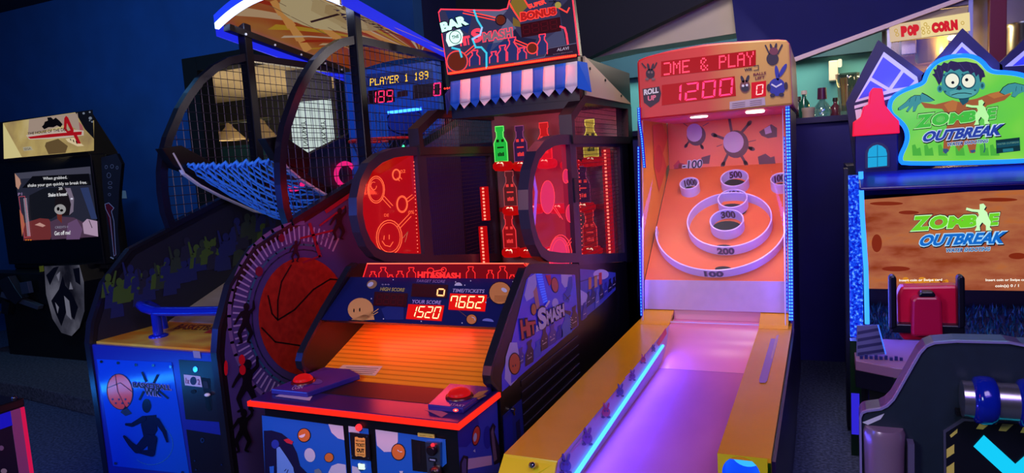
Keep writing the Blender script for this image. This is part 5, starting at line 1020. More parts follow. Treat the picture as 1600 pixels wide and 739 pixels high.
# awning
m = MB(); A0 = [at(706, 128, Y=3.55), at(903, 96, Y=3.55)]; ns = 12; BLUC, WHC = P(20, 100, 210, .7), P(226, 214, 214, .7)
def aw(u, v):                              # u along, v down
    t = A0[0].lerp(A0[1], u); w_ = .012*math.sin(u*40)*v
    return V((t.x, t.y-.035*v+w_-.01, t.z-.165*v))
for i in range(ns):
    u0, u1 = i/ns, (i+1)/ns; c = BLUC if i % 2 == 0 else WHC; K_ = 6; rows = []
    for k in range(K_+1):
        v = k/K_*.78; rows.append([aw(u0+(u1-u0)*s_/4, v) for s_ in range(5)])
    m.grid(rows, c); m.face([aw(u0, .78), aw(u0+(u1-u0)*.5, 1.0), aw(u1, .78)], c)
e0, e1 = aw(0, 0), aw(0, .8); m.face([e0, e1, e1+V((-.035, .02, -.05)), e1+V((-.06, .06, .07)), e0+V((-.03, .04, -.03))], P(24, 50, 130, .7)); e0, e1 = aw(1, 0), aw(1, .86); m.face([e0, e0+V((.02, .1, 0)), e1+V((.05, .08, -.02)), e1], BLUC)
aw_ = m.build('awning', r); md = aw_.modifiers.new('cloth', 'SOLIDIFY'); md.thickness = .003
m = MB()
for i in range(4): m.ball((A0[0].x-.06+i*.017, 3.57, 2.10), .006, G(255, 50, 40, 2.4), 8)
m.build('header_light', hb)
# targets: discs with numbers, bottles standing on them
YT = 4.24
rows_ = [[(781, 257, '90'), (812, 257, '60'), (850, 253, '80'), (888, 255, '60'), (922, 250, '90')], [(796, 327, '90'), (830, 325, '60'), (870, 324, '60'), (910, 322, '90')], [(795, 393, '90'), (822, 393, '60'), (860, 392, '80'), (887, 392, '60'), (921, 391, '90')]]
bcol = {(0, 0): (40, 230, 80), (0, 1): (50, 24, 70), (0, 2): (235, 20, 24), (0, 3): (90, 20, 40), (0, 4): (226, 190, 60), (1, 0): (90, 30, 36), (1, 3): (60, 16, 56), (2, 0): (180, 20, 28), (2, 4): (190, 24, 30)}
for i, row in enumerate(rows_):
    for j, (px, py, tx) in enumerate(row):
        c = at(px, py, Y=YT); m = MB()
        m.lathe((c.x, YT+.05, c.z-.012), [(.0, -.036), (.055, -.03), (.07, -.012), (.07, .012), (.055, .03), (.0, .036)], G(206, 8, 10, .7), n=20, cap=False)
        m.box(c.x-.02, c.x+.02, YT+.06, 4.47, c.z-.03, c.z, P(60, 10, 14)); o = m.build('target_disc', r)
        a = Art((0, YT-.012, 0), (0, -1, 0), .001); a.text(tx, [(px-5, py+5.5), (px+5.5, py+5), (px-5, py-3.5)], G(255, 200, 170, 1.6), 1, .04); a.build('target_number', o)
        if (i, j) in bcol:
            col = bcol[(i, j)]; h = .235; m = MB(); pr2 = [(-.5, 0), (-.5, .52), (-.26, .7), (-.26, .84), (-.32, .86), (-.32, 1), (.32, 1), (.32, .86), (.26, .84), (.26, .7), (.5, .52), (.5, 0)]
            pts = [V((c.x+x_*.095, YT+.03, c.z+.02+y_*h)) for x_, y_ in pr2]; m.prism(pts, (0, .012, 0), G(*col, .55 if col[0] > 160 or col[1] > 150 else .8)); m.tube([p+V((0, -.002, 0)) for p in pts], .003, G(min(255, col[0]+90), min(255, col[1]+40), min(255, col[2]+40), 1.0), 4, True)
            eye = G(20, 60, 20, .3) if col[1] > 150 else G(250, 60, 60, .9)
            for dx in (-.018, .018): m.box(c.x+dx-.009, c.x+dx+.009, YT+.026, YT+.03, c.z+.02+h*.55, c.z+.02+h*.63, eye)
            m.box(c.x-.024, c.x+.024, YT+.026, YT+.03, c.z+.02+h*.38, c.z+.02+h*.42, eye)
            for k in range(4): m.box(c.x-.022+k*.012, c.x-.014+k*.012, YT+.026, YT+.03, c.z+.02+h*.15, c.z+.02+h*(.24+.02*(k % 2)), eye)
            m.build('target_bottle', o)
m = MB()
for z in (1.33, 1.04): m.sweep([(HX0+.1, YT+.12, z), (HX1-.1, YT+.12, z)], (0, 0, 1), .03, .02, G(130, 8, 14, .6))
m.build('target_rail', r)
# vertical red light bars inside
def bar_light(x, y, z0, z1, name='light_bar'):
    m = MB(); m.box(x-.025, x+.025, y, y+.03, z0, z1, G(200, 6, 10, .8)); n_ = int((z1-z0)/.022)
    for i in range(n_): z = z0+(i+.5)*(z1-z0)/n_; m.box(x-.006, x+.006, y-.006, y, z-.006, z+.006, G(255, 110, 90, 2.6))
    m.build(name, r)
bar_light(HX0+.06, 4.20, 1.27, 1.5); bar_light(HX0+.08, 4.1, .99, 1.24); bar_light(HX1-.07, 4.3, .98, 1.7)
m = MB(); k = [at(828, 245, X=HX1-.06), at(838, 300, X=HX1-.06), at(836, 330, X=HX1-.06), at(832, 382, X=HX1-.06)]
m.sweep(k, (1, 0, 0), .006, .02, G(60, 100, 255, 1.6)); m.build('blue_light_strip', r)
lamp('target_light', 'AREA', (-1.67, 3.72, 1.955), (-1.67, 4.4, 1.2), 7, (1, .12, .11), .7, .1)
lamp('ramp_fill_light', 'AREA', (-1.8, 2.78, 1.0), (-1.75, 2.5, .72), 1.6, (1, .05, .03), .5, .05)  # unseen red lamp added under the score panel to redden the ramp
lamp('target_floor_light', 'AREA', (-1.67, 3.3, 1.55), (-1.67, 2.7, .8), 2.2, (1, .1, .04), .5, .1)
m = MB(); m.box(-1.965, HX1+.01, 3.6, 3.615, 1.925, 1.966, P(12, 8, 12, .4)); m.box(-1.9, HX1-.06, 3.62, 3.66, 1.944, 1.965, G(255, 30, 24, 1.2)); m.build('inner_light', hb)
# ================================================================== water-shooting game with the green sign
r = thing('water_shooting_game', 'water shooting game with green cartoon sign, toy rooftops and orange screen', 'arcade machine', (.66, 4.6, 0))
ZB = P(10, 10, 30, .35); NEO = G(16, 92, 255, 3.0)
m = MB(); m.box(.14, 1.2, 4.72, 5.45, .03, 1.5, ZB); m.build('cabinet', r)
# screen
YZ = 4.5; a = Art((0, YZ, 0), (0, -1, 0), .0012)
RUST = RAMPMAT('screen_rust', [(.3, (150, 60, 24)), (.45, (176, 92, 62)), (.6, (190, 112, 72)), (.75, (206, 110, 44))], emit=.8, rough=.2, scale=(5, 5, 14), detail=8)
sq = [(1349, 312), (1640, 290), (1640, 455), (1357, 451)]; a.poly(sq, RUST, 1); a.mb.prism([a.p(t, 0) for t in sq], (0, .05, 0), ZB)
for x, y, rx, ry in ((1385, 318, 26, 3), (1420, 332, 16, 3), (1370, 380, 8, 14), (1400, 420, 22, 4), (1560, 312, 30, 3), (1590, 400, 14, 5), (1450, 440, 30, 3)): a.ell(x, y, rx, ry, G(140, 44, 20, .8), 2)
for i in range(22): a.ell(1420+random.uniform(-10, 60), 438+random.uniform(-4, 6), random.uniform(3, 7), random.uniform(2, 4), G(236, 150, 40, .8), 2)
LGR, LWH = G(110, 214, 40, .95), G(206, 255, 190, 1.0); DSH = G(20, 24, 50, .5)
def logo(a, X, lay, gr, edge, dk, o1, o2, o3):
    # X maps logo units (0..160 wide) to picture points
    for t, (u, v, w_, h) in (('Z', (2, 36, 30, 24)), ('O', (30, 34, 30, 22)), ('M', (60, 33, 30, 20)), ('B', (89, 32, 18, 20)), ('E', (124, 30, 17, 20))):
        q = [X(u, v), X(u+w_, v-1.0), X(u+4, v-h), X(u+w_+3, v-h-1.0)]
        a.text(t, quad_grow(q, .10, .12), dk, lay, .1); a.text(t, quad_grow(q, .05, .06), edge, lay+1, .08); a.text(t, q, gr, lay+2, .06)
    # stooping figure standing for the I
    body = [(112, -6), (118, -7), (122, -2), (119, 3), (124, 8), (126, 16), (130, 24), (128, 32), (132, 38), (122, 38), (122, 30), (116, 24), (112, 30), (113, 38), (104, 38), (107, 32), (106, 20), (111, 12), (109, 7), (100, 6), (90, 3), (91, -1), (101, 2), (112, 3)]
    a.poly([X(x+1.5, y+1.6) for x, y in body], dk, lay+1); a.poly([X(x, y) for x, y in body], edge, lay+3)
    q = [X(14, 62), X(150, 60), X(20, 43), X(156, 40)]
    a.text('OUTBREAK', [(p[0]+1.2, p[1]+1.2) for p in quad_grow(q, .015, .12)], dk, lay, .1, .12); a.text('OUTBREAK', quad_grow(q, .01, .08), o2, lay+2, .1, .12); a.text('OUTBREAK', q, o1, lay+3, .05, .12)
    q = [X(58, 72.5), X(128, 71.5), X(59, 66.5), X(129, 65.5)]; a.text('WATER SHOOTING', quad_grow(q, .01, .12), o2, lay, .09, .1); a.text('WATER SHOOTING', q, o3, lay+1, .035, .1)
logo(a, lambda u, v: (1421+u*.98, 327+v*.94-u*.02), 3, LGR, LWH, DSH, G(20, 110, 210, .9), G(170, 220, 255, 1.0), G(40, 90, 160, .8))
WTX = G(255, 250, 235, 1.1)
a.text('Insert coin or Swipe card', [(1405, 441), (1472, 440), (1405, 436), (1472, 435)], WTX, 4, .02); a.text('coin(s) 0 / 1', [(1422, 447.5), (1455, 447), (1422, 443.5), (1455, 443)], WTX, 4, .02)
a.text('Insert coin or Swipe card', [(1540, 440.5), (1607, 440), (1540, 435.5), (1607, 435)], WTX, 4, .02); a.text('coin(s) 0 / 1', [(1555, 450), (1592, 449.5), (1555, 444.5), (1592, 444)], WTX, 4, .02)
a.build('screen', r)
m = MB(); pz = lambda x, y, Y: at(x, y, Y=Y)
m.box(.2, 1.2, 4.5, 4.72, .66, .80, ZB); m.build('screen_sill', r); m = MB(); m.box(.2, 1.2, 4.46, 4.72, 1.335, 1.43, P(36, 20, 90, .25)); m.build('screen_bezel', r)
# glossy header shelf under the sign
m = MB(); m.prism([(.18, 4.265, 1.478), (.18, 4.08, 1.402), (.18, 4.08, 1.388), (.18, 4.6, 1.36), (.18, 4.6, 1.478)], (1.02, 0, 0), P(24, 30, 120, .25)); m.build('header_shelf', r, .006)
# sign
YS = 4.27; a = Art((0, YS, 0), (0, -1, 0), .0012); B_ = lambda x, y: (1380+x/3.695, 70+y/3.695); B2 = lambda *q: [B_(x, y) for x, y in q]
out = [(115, 690), (98, 665), (104, 630), (130, 580), (142, 530), (128, 475), (90, 435), (45, 400), (34, 360), (48, 310), (100, 270), (180, 240), (235, 220), (246, 180), (275, 125), (330, 85), (400, 66), (470, 60), (530, 70), (575, 100), (605, 140), (640, 158), (720, 160), (800, 172), (880, 205), (930, 260), (945, 330), (925, 390), (880, 430), (858, 480), (858, 540), (880, 600), (892, 650), (870, 672)]
op = B2(*out)
def smooth_loop(p, k=3):
    for _ in range(k-1):
        q = []
        for i in range(len(p)):
            u, v = p[i], p[(i+1) % len(p)]; q += [(.75*u[0]+.25*v[0], .75*u[1]+.25*v[1]), (.25*u[0]+.75*v[0], .25*u[1]+.75*v[1])]
        p = q
    return p
op = smooth_loop(op, 3)
SGN = RAMPMAT('sign_green', [(.3, (70, 190, 90)), (.5, (110, 214, 70)), (.7, (176, 232, 90))], emit=.92, rough=.25, scale=(2.4, 2.4, 2.4), detail=2)
pts = [a.p(t, 0) for t in op]; a.mb.prism(pts, (0, .09, 0), P(20, 30, 90, .3)); a.poly(op, SGN, 1)
TL, TL2, TLD = G(70, 160, 170, .8), G(90, 180, 185, .8), G(36, 96, 116, .75); HR = G(50, 40, 92, .8); SHR, SH2 = G(176, 100, 60, .8), G(200, 124, 66, .8); OUTL = G(16, 26, 40, .5)
# drawn figure: torso, arms, hands, head
a.poly(B2((215, 330), (300, 345), (400, 320), (440, 330), (540, 310), (620, 280), (700, 262), (740, 285), (700, 320), (600, 350), (545, 420), (540, 560), (530, 625), (500, 625), (480, 560), (440, 620), (400, 560), (380, 610), (345, 625), (350, 540), (380, 420), (340, 370), (240, 365)), SHR, 2)
a.poly(B2((350, 345), (400, 318), (430, 330), (420, 380), (380, 390)), SH2, 3); a.poly(B2((600, 290), (690, 262), (735, 285), (640, 310)), SH2, 3)
a.poly(B2((430, 300), (500, 295), (490, 330), (460, 350), (445, 330)), TLD, 4)
for pts in (((300, 320), (255, 290), (225, 275), (215, 290), (180, 290), (150, 308), (130, 330), (85, 365), (84, 378), (100, 378), (150, 352), (130, 385), (142, 390), (172, 352), (170, 388), (185, 385), (200, 350), (225, 330), (270, 330)),
            ((670, 275), (690, 245), (720, 225), (760, 218), (810, 230), (870, 250), (880, 290), (858, 296), (850, 270), (835, 300), (815, 300), (812, 270), (780, 285), (760, 305), (738, 298), (748, 270), (700, 290))):
    a.poly(B2(*pts), OUTL, 4); cx_ = sum(p[0] for p in pts)/len(pts); cy_ = sum(p[1] for p in pts)/len(pts); a.poly(B2(*[(cx_+(x-cx_)*.95, cy_+(y-cy_)*.93) for x, y in pts]), TL, 5)
for q in (((160, 300), (150, 330)), ((190, 300), (185, 325)), ((215, 295), (215, 318)), ((770, 240), (765, 268)), ((800, 242), (800, 266))): a.line(B2(*q), .8, TLD, 6)
a.ell(*B_(328, 254), 4.6, 6, TL, 5); a.ell(*B_(572, 236), 4.4, 6, TL, 5); a.ell(*B_(328, 254), 2.4, 3.6, TLD, 6); a.ell(*B_(572, 236), 2.2, 3.6, TLD, 6)
hd_ = smooth_loop(B2((335, 190), (360, 150), (430, 130), (510, 135), (555, 170), (562, 230), (548, 280), (500, 305), (440, 312), (385, 300), (350, 275), (338, 235)), 3)
a.poly([(x, y+.8) for x, y in hd_], OUTL, 5); a.poly(hd_, TL, 6); a.poly(smooth_loop(B2((380, 262), (520, 256), (545, 275), (500, 303), (440, 310), (390, 298)), 2), TL2, 7)
for x, y, R_ in ((398, 207, 44), (492, 208, 42)): a.ell(*B_(x, y), R_/3.5, R_/3.3, TLD, 7); a.ell(*B_(x, y), R_/4.2, R_/4, G(245, 245, 225, .95), 8)
a.ell(*B_(402, 218), 2.4, 2.4, OUTL, 9); a.ell(*B_(482, 202), 2.6, 2.6, OUTL, 9)
a.poly(B2((420, 258), (434, 236), (446, 236), (456, 256), (440, 262)), G(40, 50, 76, .7), 8); a.line(B2((395, 290), (430, 280), (470, 278), (510, 284)), 1.2, OUTL, 8); a.ell(*B_(450, 290), 6, 2, TL2, 8)
for x, y in ((352, 175), (358, 270), (458, 172), (530, 262)): a.ell(*B_(x, y), 1.8, 1.6, TLD, 8)
a.poly(B2((335, 215), (322, 235), (300, 190), (282, 170), (298, 165), (288, 140), (306, 142), (312, 115), (335, 120), (350, 100), (372, 108), (390, 92), (430, 100), (480, 96), (540, 108), (580, 150), (590, 185), (572, 190), (562, 222), (550, 170), (535, 185), (525, 158), (505, 172), (490, 150), (460, 158), (440, 140), (410, 152), (390, 140), (370, 160), (350, 150), (345, 185)), HR, 9)
for q in (((330, 130), (345, 175)), ((380, 110), (372, 150)), ((440, 108), (470, 145)), ((500, 108), (525, 150)), ((310, 150), (325, 200))): a.line(B2(*q), .7, G(74, 64, 130, .8), 10)
for x in (170, 240, 320, 420, 560, 620): a.poly(B2((x, 640), (x-4, 580), (x+14, 574), (x+24, 600), (x+44, 592), (x+52, 640)), G(80, 186, 66, .85), 2)
a.poly(B2((345, 600), (372, 600), (380, 612), (360, 630), (346, 616)), G(60, 90, 140, .8), 4); a.poly(B2((500, 610), (530, 604), (534, 616), (512, 626)), G(60, 90, 140, .8), 4); a.line(B2((582, 560), (588, 600), (582, 620)), 1.6, G(40, 90, 120, .8), 4)
logo(a, lambda u, v: (1427+u*.91, 170+v*.86-u*.07), 11, G(70, 196, 70, .9), G(190, 255, 170, .95), OUTL, G(44, 70, 176, .85), G(206, 226, 255, .9), G(40, 70, 150, .8))
a.poly(B2((650, 550), (788, 534), (792, 612), (654, 628)), G(20, 60, 70, .7), 11); a.poly(B2((653, 566), (788, 552), (790, 580), (656, 596)), G(26, 90, 110, .7), 12)
a.text('WATER OUTBREAK', B2((658, 580), (786, 566), (657, 570), (785, 556)), G(120, 170, 150, .8), 13, 0); a.poly(B2((690, 602), (750, 596), (752, 614), (692, 620)), G(40, 130, 150, .8), 13)
sg_ = a.build('sign', r)
m = MB(); m.tube([a.p(t, 14) for t in op], .011, NEO, 8, True); m.build('sign_neon_tube', sg_)
# toy house gables behind the sign
YG = 4.42; BF, WF, BP = P(12, 10, 56, .4), P(220, 220, 230, .5), P(70, 84, 230, .3, 0, .1, 6)
def gable(name, tip, left, right, base, wins):
    a = Art((0, YG, 0), (0, -1, 0), .0012); o = [tip, right, base[1], base[0], left]; a.mb.prism([a.p(t, 0) for t in o], (0, .05, 0), BF)
    a.poly(o, BF, 1)
    for f, panes in wins:
        a.poly(f, WF, 2)
        for p_ in panes: a.poly(p_, BP, 3)
    return a.build(name, r)
gable('toy_house_gable', (1372, 62), (1322, 160), (1452, 120), [(1336, 270), (1460, 270)], [([(1381, 81), (1433, 120), (1436, 134), (1336, 160)], [[(1380, 89), (1408, 110), (1389, 137), (1362, 121)], [(1412, 113), (1429, 126), (1420, 135), (1394, 139)], [(1360, 126), (1386, 141), (1341, 155)]]), ([(1335, 165), (1420, 142), (1420, 146), (1335, 170)], []), ([(1336, 172), (1346, 170), (1352, 196), (1340, 200)], [])])
gable('toy_house_gable', (1504, 44), (1440, 118), (1566, 102), [(1440, 230), (1580, 230)], [([(1503, 66), (1528, 88), (1480, 92)], [[(1503, 73), (1520, 88), (1488, 90)]])])
gable('toy_house_gable', (1612, 50), (1562, 98), (1700, 100), [(1566, 230), (1690, 230)], [([(1606, 74), (1640, 100), (1570, 104)], [[(1606, 82), (1626, 98), (1582, 103)]])])
# toy tower with red roof
YT2 = 4.24; tw = at(1371, 215, Y=YT2+.06); zt = lambda y: at(1371, y, Y=YT2).z
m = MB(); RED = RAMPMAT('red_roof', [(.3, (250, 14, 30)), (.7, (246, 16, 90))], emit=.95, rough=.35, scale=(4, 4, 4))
pf = [(1333, 213), (1334, 190), (1346, 182), (1350, 166), (1358, 162), (1360, 143), (1364, 137), (1379, 138), (1383, 164), (1396, 180), (1405, 189), (1406, 208)]
m.prism([at(x, y, Y=YT2) for x, y in pf], (0, .12, 0), RED); m.build('tower_roof', r, .004)
m = MB(); m.box(at(1337, 230, Y=YT2).x, at(1404, 230, Y=YT2).x, YT2+.02, YT2+.12, 1.47, zt(209), P(22, 26, 96, .3)); twb = m.build('tower', r, .006)
a = Art((0, YT2+.018, 0), (0, -1, 0), .0012); wn = [(1356, 262), (1356, 240), (1358, 233), (1364, 228), (1371, 226), (1378, 228), (1384, 233), (1386, 240), (1386, 259)]
a.mb.prism([a.p(t, 5) for t in [(1352, 264), (1352, 238), (1356, 230), (1363, 224), (1371, 222), (1380, 224), (1387, 230), (1390, 238), (1390, 261)]], (0, .01, 0), P(40, 44, 90)); a.poly(wn, G(30, 170, 226, .95), 6)
a.line([(1371, 227), (1371, 261)], 1.2, G(20, 110, 160, .8), 7); a.line([(1356, 246), (1386, 244)], 1.2, G(20, 110, 160, .8), 7); a.build('tower_window', twb)
# glowing left post and light tube
m = MB(); xl = at(1327, 400, Y=4.2).x; xr = at(1348, 400, Y=4.2).x
SPK = RAMPMAT('sparkle_blue', [(.4, (10, 20, 190)), (.55, (20, 80, 255)), (.68, (120, 190, 255))], emit=1.0, rough=.2, scale=(60, 60, 60), detail=4)
m.box(xl, xr, 4.2, 4.34, .56, 1.46, SPK); po = m.build('side_post', r, .006)
m = MB(); m.tube([at(1345, 268, Y=4.19), at(1347, 330, Y=4.18), at(1353, 420, Y=4.17), at(1355, 506, Y=4.17)], .012, G(44, 128, 255, 2.4), 8); m.build('light_tube', po)
m = MB(); m.box(xl-.02, xl, 4.24, 4.4, .02, 1.5, P(16, 16, 40, .4)); m.box(xl-.01, xl+.04, 3.9, 3.96, .0, .62, P(30, 60, 40, .3, .4)); m.box(xl-.008, xl+.03, 3.89, 3.9, .12, .34, G(50, 40, 220, .9)); m.build('side_frame', r)
# deck: printed ledge, striped plates, turf, lower body
DZ = .56
m = MB(); m.prism([(.14, 3.75, DZ), (.30, 3.66, DZ), (.5, 3.62, DZ), (1.2, 3.62, DZ), (1.2, 4.2, DZ), (.14, 4.2, DZ)], (0, 0, -.05), P(150, 110, 150, .35)); m.prism([(.14, 3.76, .51), (.30, 3.67, .51), (.5, 3.63, .51), (1.2, 3.63, .51), (1.2, 4.2, .51), (.14, 4.2, .51)], (0, 0, -.09), P(18, 18, 40, .35))
m.box(.2, 1.2, 3.8, 4.7, .02, .42, P(10, 10, 22, .5)); dk = m.build('deck', r, .004)
m = MB(); m.prism([(.2, 4.2, DZ), (1.2, 4.2, DZ), (1.2, 4.5, .68), (.2, 4.5, .68)], (0, 0, -.02), P(14, 30, 60, .7)); m.build('turf_bed', r)
m = MB(); TF = [P(16, 70, 104, .5), P(20, 96, 120, .5), P(14, 44, 90, .5)]
for i in range(1500):
    x, v = random.uniform(.22, 1.18), random.random(); y = 4.2+.3*v; z = DZ+.12*v; an = random.uniform(0, 6.28); h = random.uniform(.02, .045)
    m.face([(x-.006*math.cos(an), y-.006*math.sin(an), z), (x+.006*math.cos(an), y+.006*math.sin(an), z), (x+random.uniform(-.015, .015), y+random.uniform(-.015, .015), z+h)], TF[i % 3])
o = m.build('turf', r); o['kind'] = 'stuff'
a = Art((0, 0, DZ), (0, 0, 1), .0008)
SP = Art((0, 3.84, .6), (0, -1, .25), .001); q = [(1339, 509), (1372, 508), (1384, 553), (1338, 557)]
SP.mb.prism([SP.p(t, 0) for t in q], (0, .012, 0), P(40, 40, 100)); SP.poly(q, P(90, 90, 150, .3), 1)
for i in range(4): y = 512+i*11; SP.poly([(1340, y+6), (1374+i*2.6, y), (1376+i*2.6, y+4), (1340, y+11)], P(28, 26, 90, .3), 2)
SP.line([(1372, 508), (1384, 553)], 2, G(60, 110, 255, 1.4), 3); SP.build('striped_plate', r)
m = MB()
for i in range(9): x = .16+i*.022; m.box(x, x+.014, 3.78+.004*(i % 3), 3.80, DZ, DZ+.015+.006*(i % 2), P(30, 40, 120, .3))
m.build('cable_clip', r)
# red water cannon seen from behind
gx = at(1454, 480, Y=3.62); m = MB(); RDG = P(235, 20, 70, .3)
YC = 3.6; A_ = lambda x, y, Y=YC: at(x, y, Y=Y)
def slab(mb, q, Y, d, mat): mb.prism([A_(x, y, Y) for x, y in q], (0, d, 0), mat)
cn_ = bpy.data.objects.new('water_cannon', None); COL.objects.link(cn_); cn_.parent = r; cn_.location = V((gx.x, YC, DZ))-r.location
m = MB(); slab(m, [(1402, 462), (1408, 448), (1497, 446), (1502, 460), (1506, 520), (1498, 532), (1412, 532), (1404, 520)], YC, .09, RDG); m.build('shield', cn_, .012)
m = MB(); slab(m, [(1425, 470), (1430, 464), (1466, 464), (1472, 470), (1474, 526), (1424, 526)], YC-.07, .075, P(200, 16, 66, .3)); m.build('pump_body', cn_, .012)
m = MB(); slab(m, [(1436, 460), (1440, 456), (1458, 456), (1462, 460), (1462, 464), (1436, 464)], YC-.075, .06, P(14, 14, 30, .3)); m.build('cap', cn_, .006)
for x in (1395, 1502):
    m = MB(); slab(m, [(x-6, 436), (x-4, 431), (x+4, 431), (x+6, 436), (x+7, 512), (x-5, 516)], YC-.05, .06, P(12, 12, 26, .35)); m.build('handle', cn_, .008)
m = MB(); slab(m, [(1392, 506), (1508, 509), (1508, 524), (1392, 520)], YC-.045, .05, P(14, 14, 30, .35)); m.build('handle_bar', cn_, .006)
m = MB(); m.lathe((gx.x, YC+.04, DZ), [(.09, 0), (.09, .03), (.05, .05), (.05, .12)], P(60, 30, 70, .3), n=24); m.build('swivel_base', cn_)
lamp('post_glow', 'AREA', (.24, 4.12, 1.0), (1.0, 4.0, .7), 5, (.1, .12, 1), .04, .8); lamp('sign_glow', 'AREA', (.66, 4.2, 1.48), (.66, 4.2, 0), .3, (.08, .12, 1), .8, .04)
for px, py in ((1400, 130), (1450, 100), (1500, 80), (1560, 100)): lamp('sign_edge_glow', 'POINT', at(px, py, Y=4.25), None, 1.1, (.1, .14, 1), .02)

# ================================================================== dark console with the lit cross, in front
YC = 2.3; X0c = at(1345, 640, Y=YC).x
r = thing('bench_back', 'dark rounded bench back with hazard stripes and glowing cyan cross', 'arcade seat', (.62, YC+.1, 0))
cpx = [(1345, 739), (1344, 652), (1347, 645), (1354, 642), (1376, 639), (1386, 634), (1396, 624), (1437, 552), (1447, 541), (1460, 536), (1494, 533.5), (1576, 535.5), (1600, 540)]
top = [at(x, y, Y=YC) for x, y in cpx]; MX = .70
rt_ = [V((2*MX-p.x, p.y, p.z)) for p in reversed(top)]; z0 = 0.0
outl = [V((top[0].x, YC, z0))]+top+rt_+[V((rt_[-1].x, YC, z0))]
m = MB(); m.prism(outl, (0, .10, 0), P(18, 32, 44, .5, 0, .3, 30), P(50, 44, 90, .35)); bk = m.build('back_panel', r, .008)
m = MB(); m.sweep([p+V((0, -.004, .002)) for p in top+rt_], (0, 1, 0), .012, .006, P(150, 140, 190, .25, .3)); m.build('edge_trim', bk)
a = Art((0, YC, 0), (0, -1, 0), .0012); fr_ = [(1475, 760), (1474, 674), (1505, 654), (1620, 660), (1700, 668), (1700, 760)]
q = [a.p(t, 6) for t in fr_]; a.mb.prism(q, (0, .007, 0), P(90, 90, 110, .3, .4)); a.poly([(1479, 760), (1478, 676), (1507, 658), (1620, 664), (1700, 671), (1700, 760)], P(10, 12, 22, .4), 7)
YW = P(226, 206, 90, .4)
for q in ([(1479, 702), (1491, 694), (1491, 708), (1479, 716)], [(1479, 730), (1491, 722), (1491, 739), (1479, 746)], [(1532, 660), (1548, 661), (1536, 671), (1525, 670)], [(1566, 662), (1584, 663), (1572, 674), (1560, 673)], [(1600, 665), (1618, 666), (1606, 677), (1594, 676)], [(1484, 680), (1496, 670), (1496, 676), (1486, 684)]): a.poly(q, YW, 8)
CYN = G(20, 205, 250, 1.0); a.line([(1535, 694), (1640, 790)], 24, CYN, 9); a.line([(1640, 694), (1530, 790)], 24, CYN, 9)
a.build('hazard_panel', bk)
k0 = at(1503, 624, Y=YC-.05); k1 = at(1594, 628, Y=YC-.05); zc = (k0.z+k1.z)/2; R_ = .052
m = MB(); m.tube([(k0.x, YC-.05, zc), (2*MX-k0.x, YC-.05, zc)], R_, P(170, 172, 170, .25, .9), 24); gr = m.build('grab_bar', r)
for xx in ((at(1519, 620, Y=YC-.05).x+at(1556, 620, Y=YC-.05).x)/2, at(1600, 624, Y=YC-.05).x+.012):
    m = MB(); m.lathe((xx-.028, YC-.05, zc), [(R_, 0), (R_+.012, .006), (R_+.016, .02), (R_+.016, .04), (R_+.012, .052), (R_, .058)], P(10, 30, 140, .12), (1, 0, 0), 28); m.build('grip_ring', gr)
m = MB(); m.box(k0.x-.01, 2*MX-k0.x+.01, YC-.03, YC, zc-.06, zc-.045, BLACK); m.build('bar_bracket', gr)
for sgn in (1, -1):
    xa, xb = at(1350, 700, Y=YC-.06).x, at(1418, 700, Y=YC-.06).x; xm = (xa+xb)/2
    if sgn < 0: xm = 2*MX-xm
    m = MB(); zt_ = at(1380, 676, Y=YC-.05).z; rr_ = (xb-xa)/2
    m.lathe((xm, YC-.0, 0), [(rr_*.94, 0), (rr_*.94, zt_-.16), (rr_*.98, zt_-.05), (rr_, zt_-.015), (rr_*.9, zt_)], P(150, 120, 140, .25, .35), n=32); sp_ = m.build('support_post', r)
    m = MB(); m.lathe((xm, YC-.0, zt_-.2), [(rr_*.98, 0), (rr_+.006, .008), (rr_+.006, .02), (rr_*.98, .026)], G(255, 40, 60, .7), n=32); m.build('red_reflection_band', sp_)  # red reflection low on the post, built as a glowing band
    if sgn > 0: m = MB(); m.box(xb+.003, xb+.02, YC-.04, YC+.001, .02, at(1425, 686, Y=YC).z, P(120, 110, 140, .3, .5)); m.build('bracket', sp_)
a = Art((0, YC, 0), (0, -1, 0), .0012); a.poly([(1347, 660), (1382, 646), (1376, 655), (1356, 664)], P(200, 200, 205), 2); a.build('corner_sticker', bk)

# ================================================================== shooting game against the blue wall
YH = 4.1; r = thing('shooting_game', 'black gun shooting game cabinet with yellowed title sign and dark film screen', 'arcade machine', (at(90, 300, Y=YH).x, 4.5, 0))
X_ = lambda x, y, Y=YH: at(x, y, Y=Y); BK_ = P(8, 8, 11, .4)
xl, xr = X_(6, 300).x, X_(152, 300).x
def yz(px, py, X): p = at(px, py, X=X); return p.y, p.z
yb = at(182, 238, X=xr).y
xq = X_(134, 450, 4.0).x
m = MB(); m.box(xl, xr, 4.1, yb, .93, 1.93, BK_); m.box(xl, xq, 4.1, yb, .05, .93, BK_); m.box(xl+.2, xr-1.0, yb, 4.95, .05, 1.8, BK_); m.build('cabinet', r, .01)
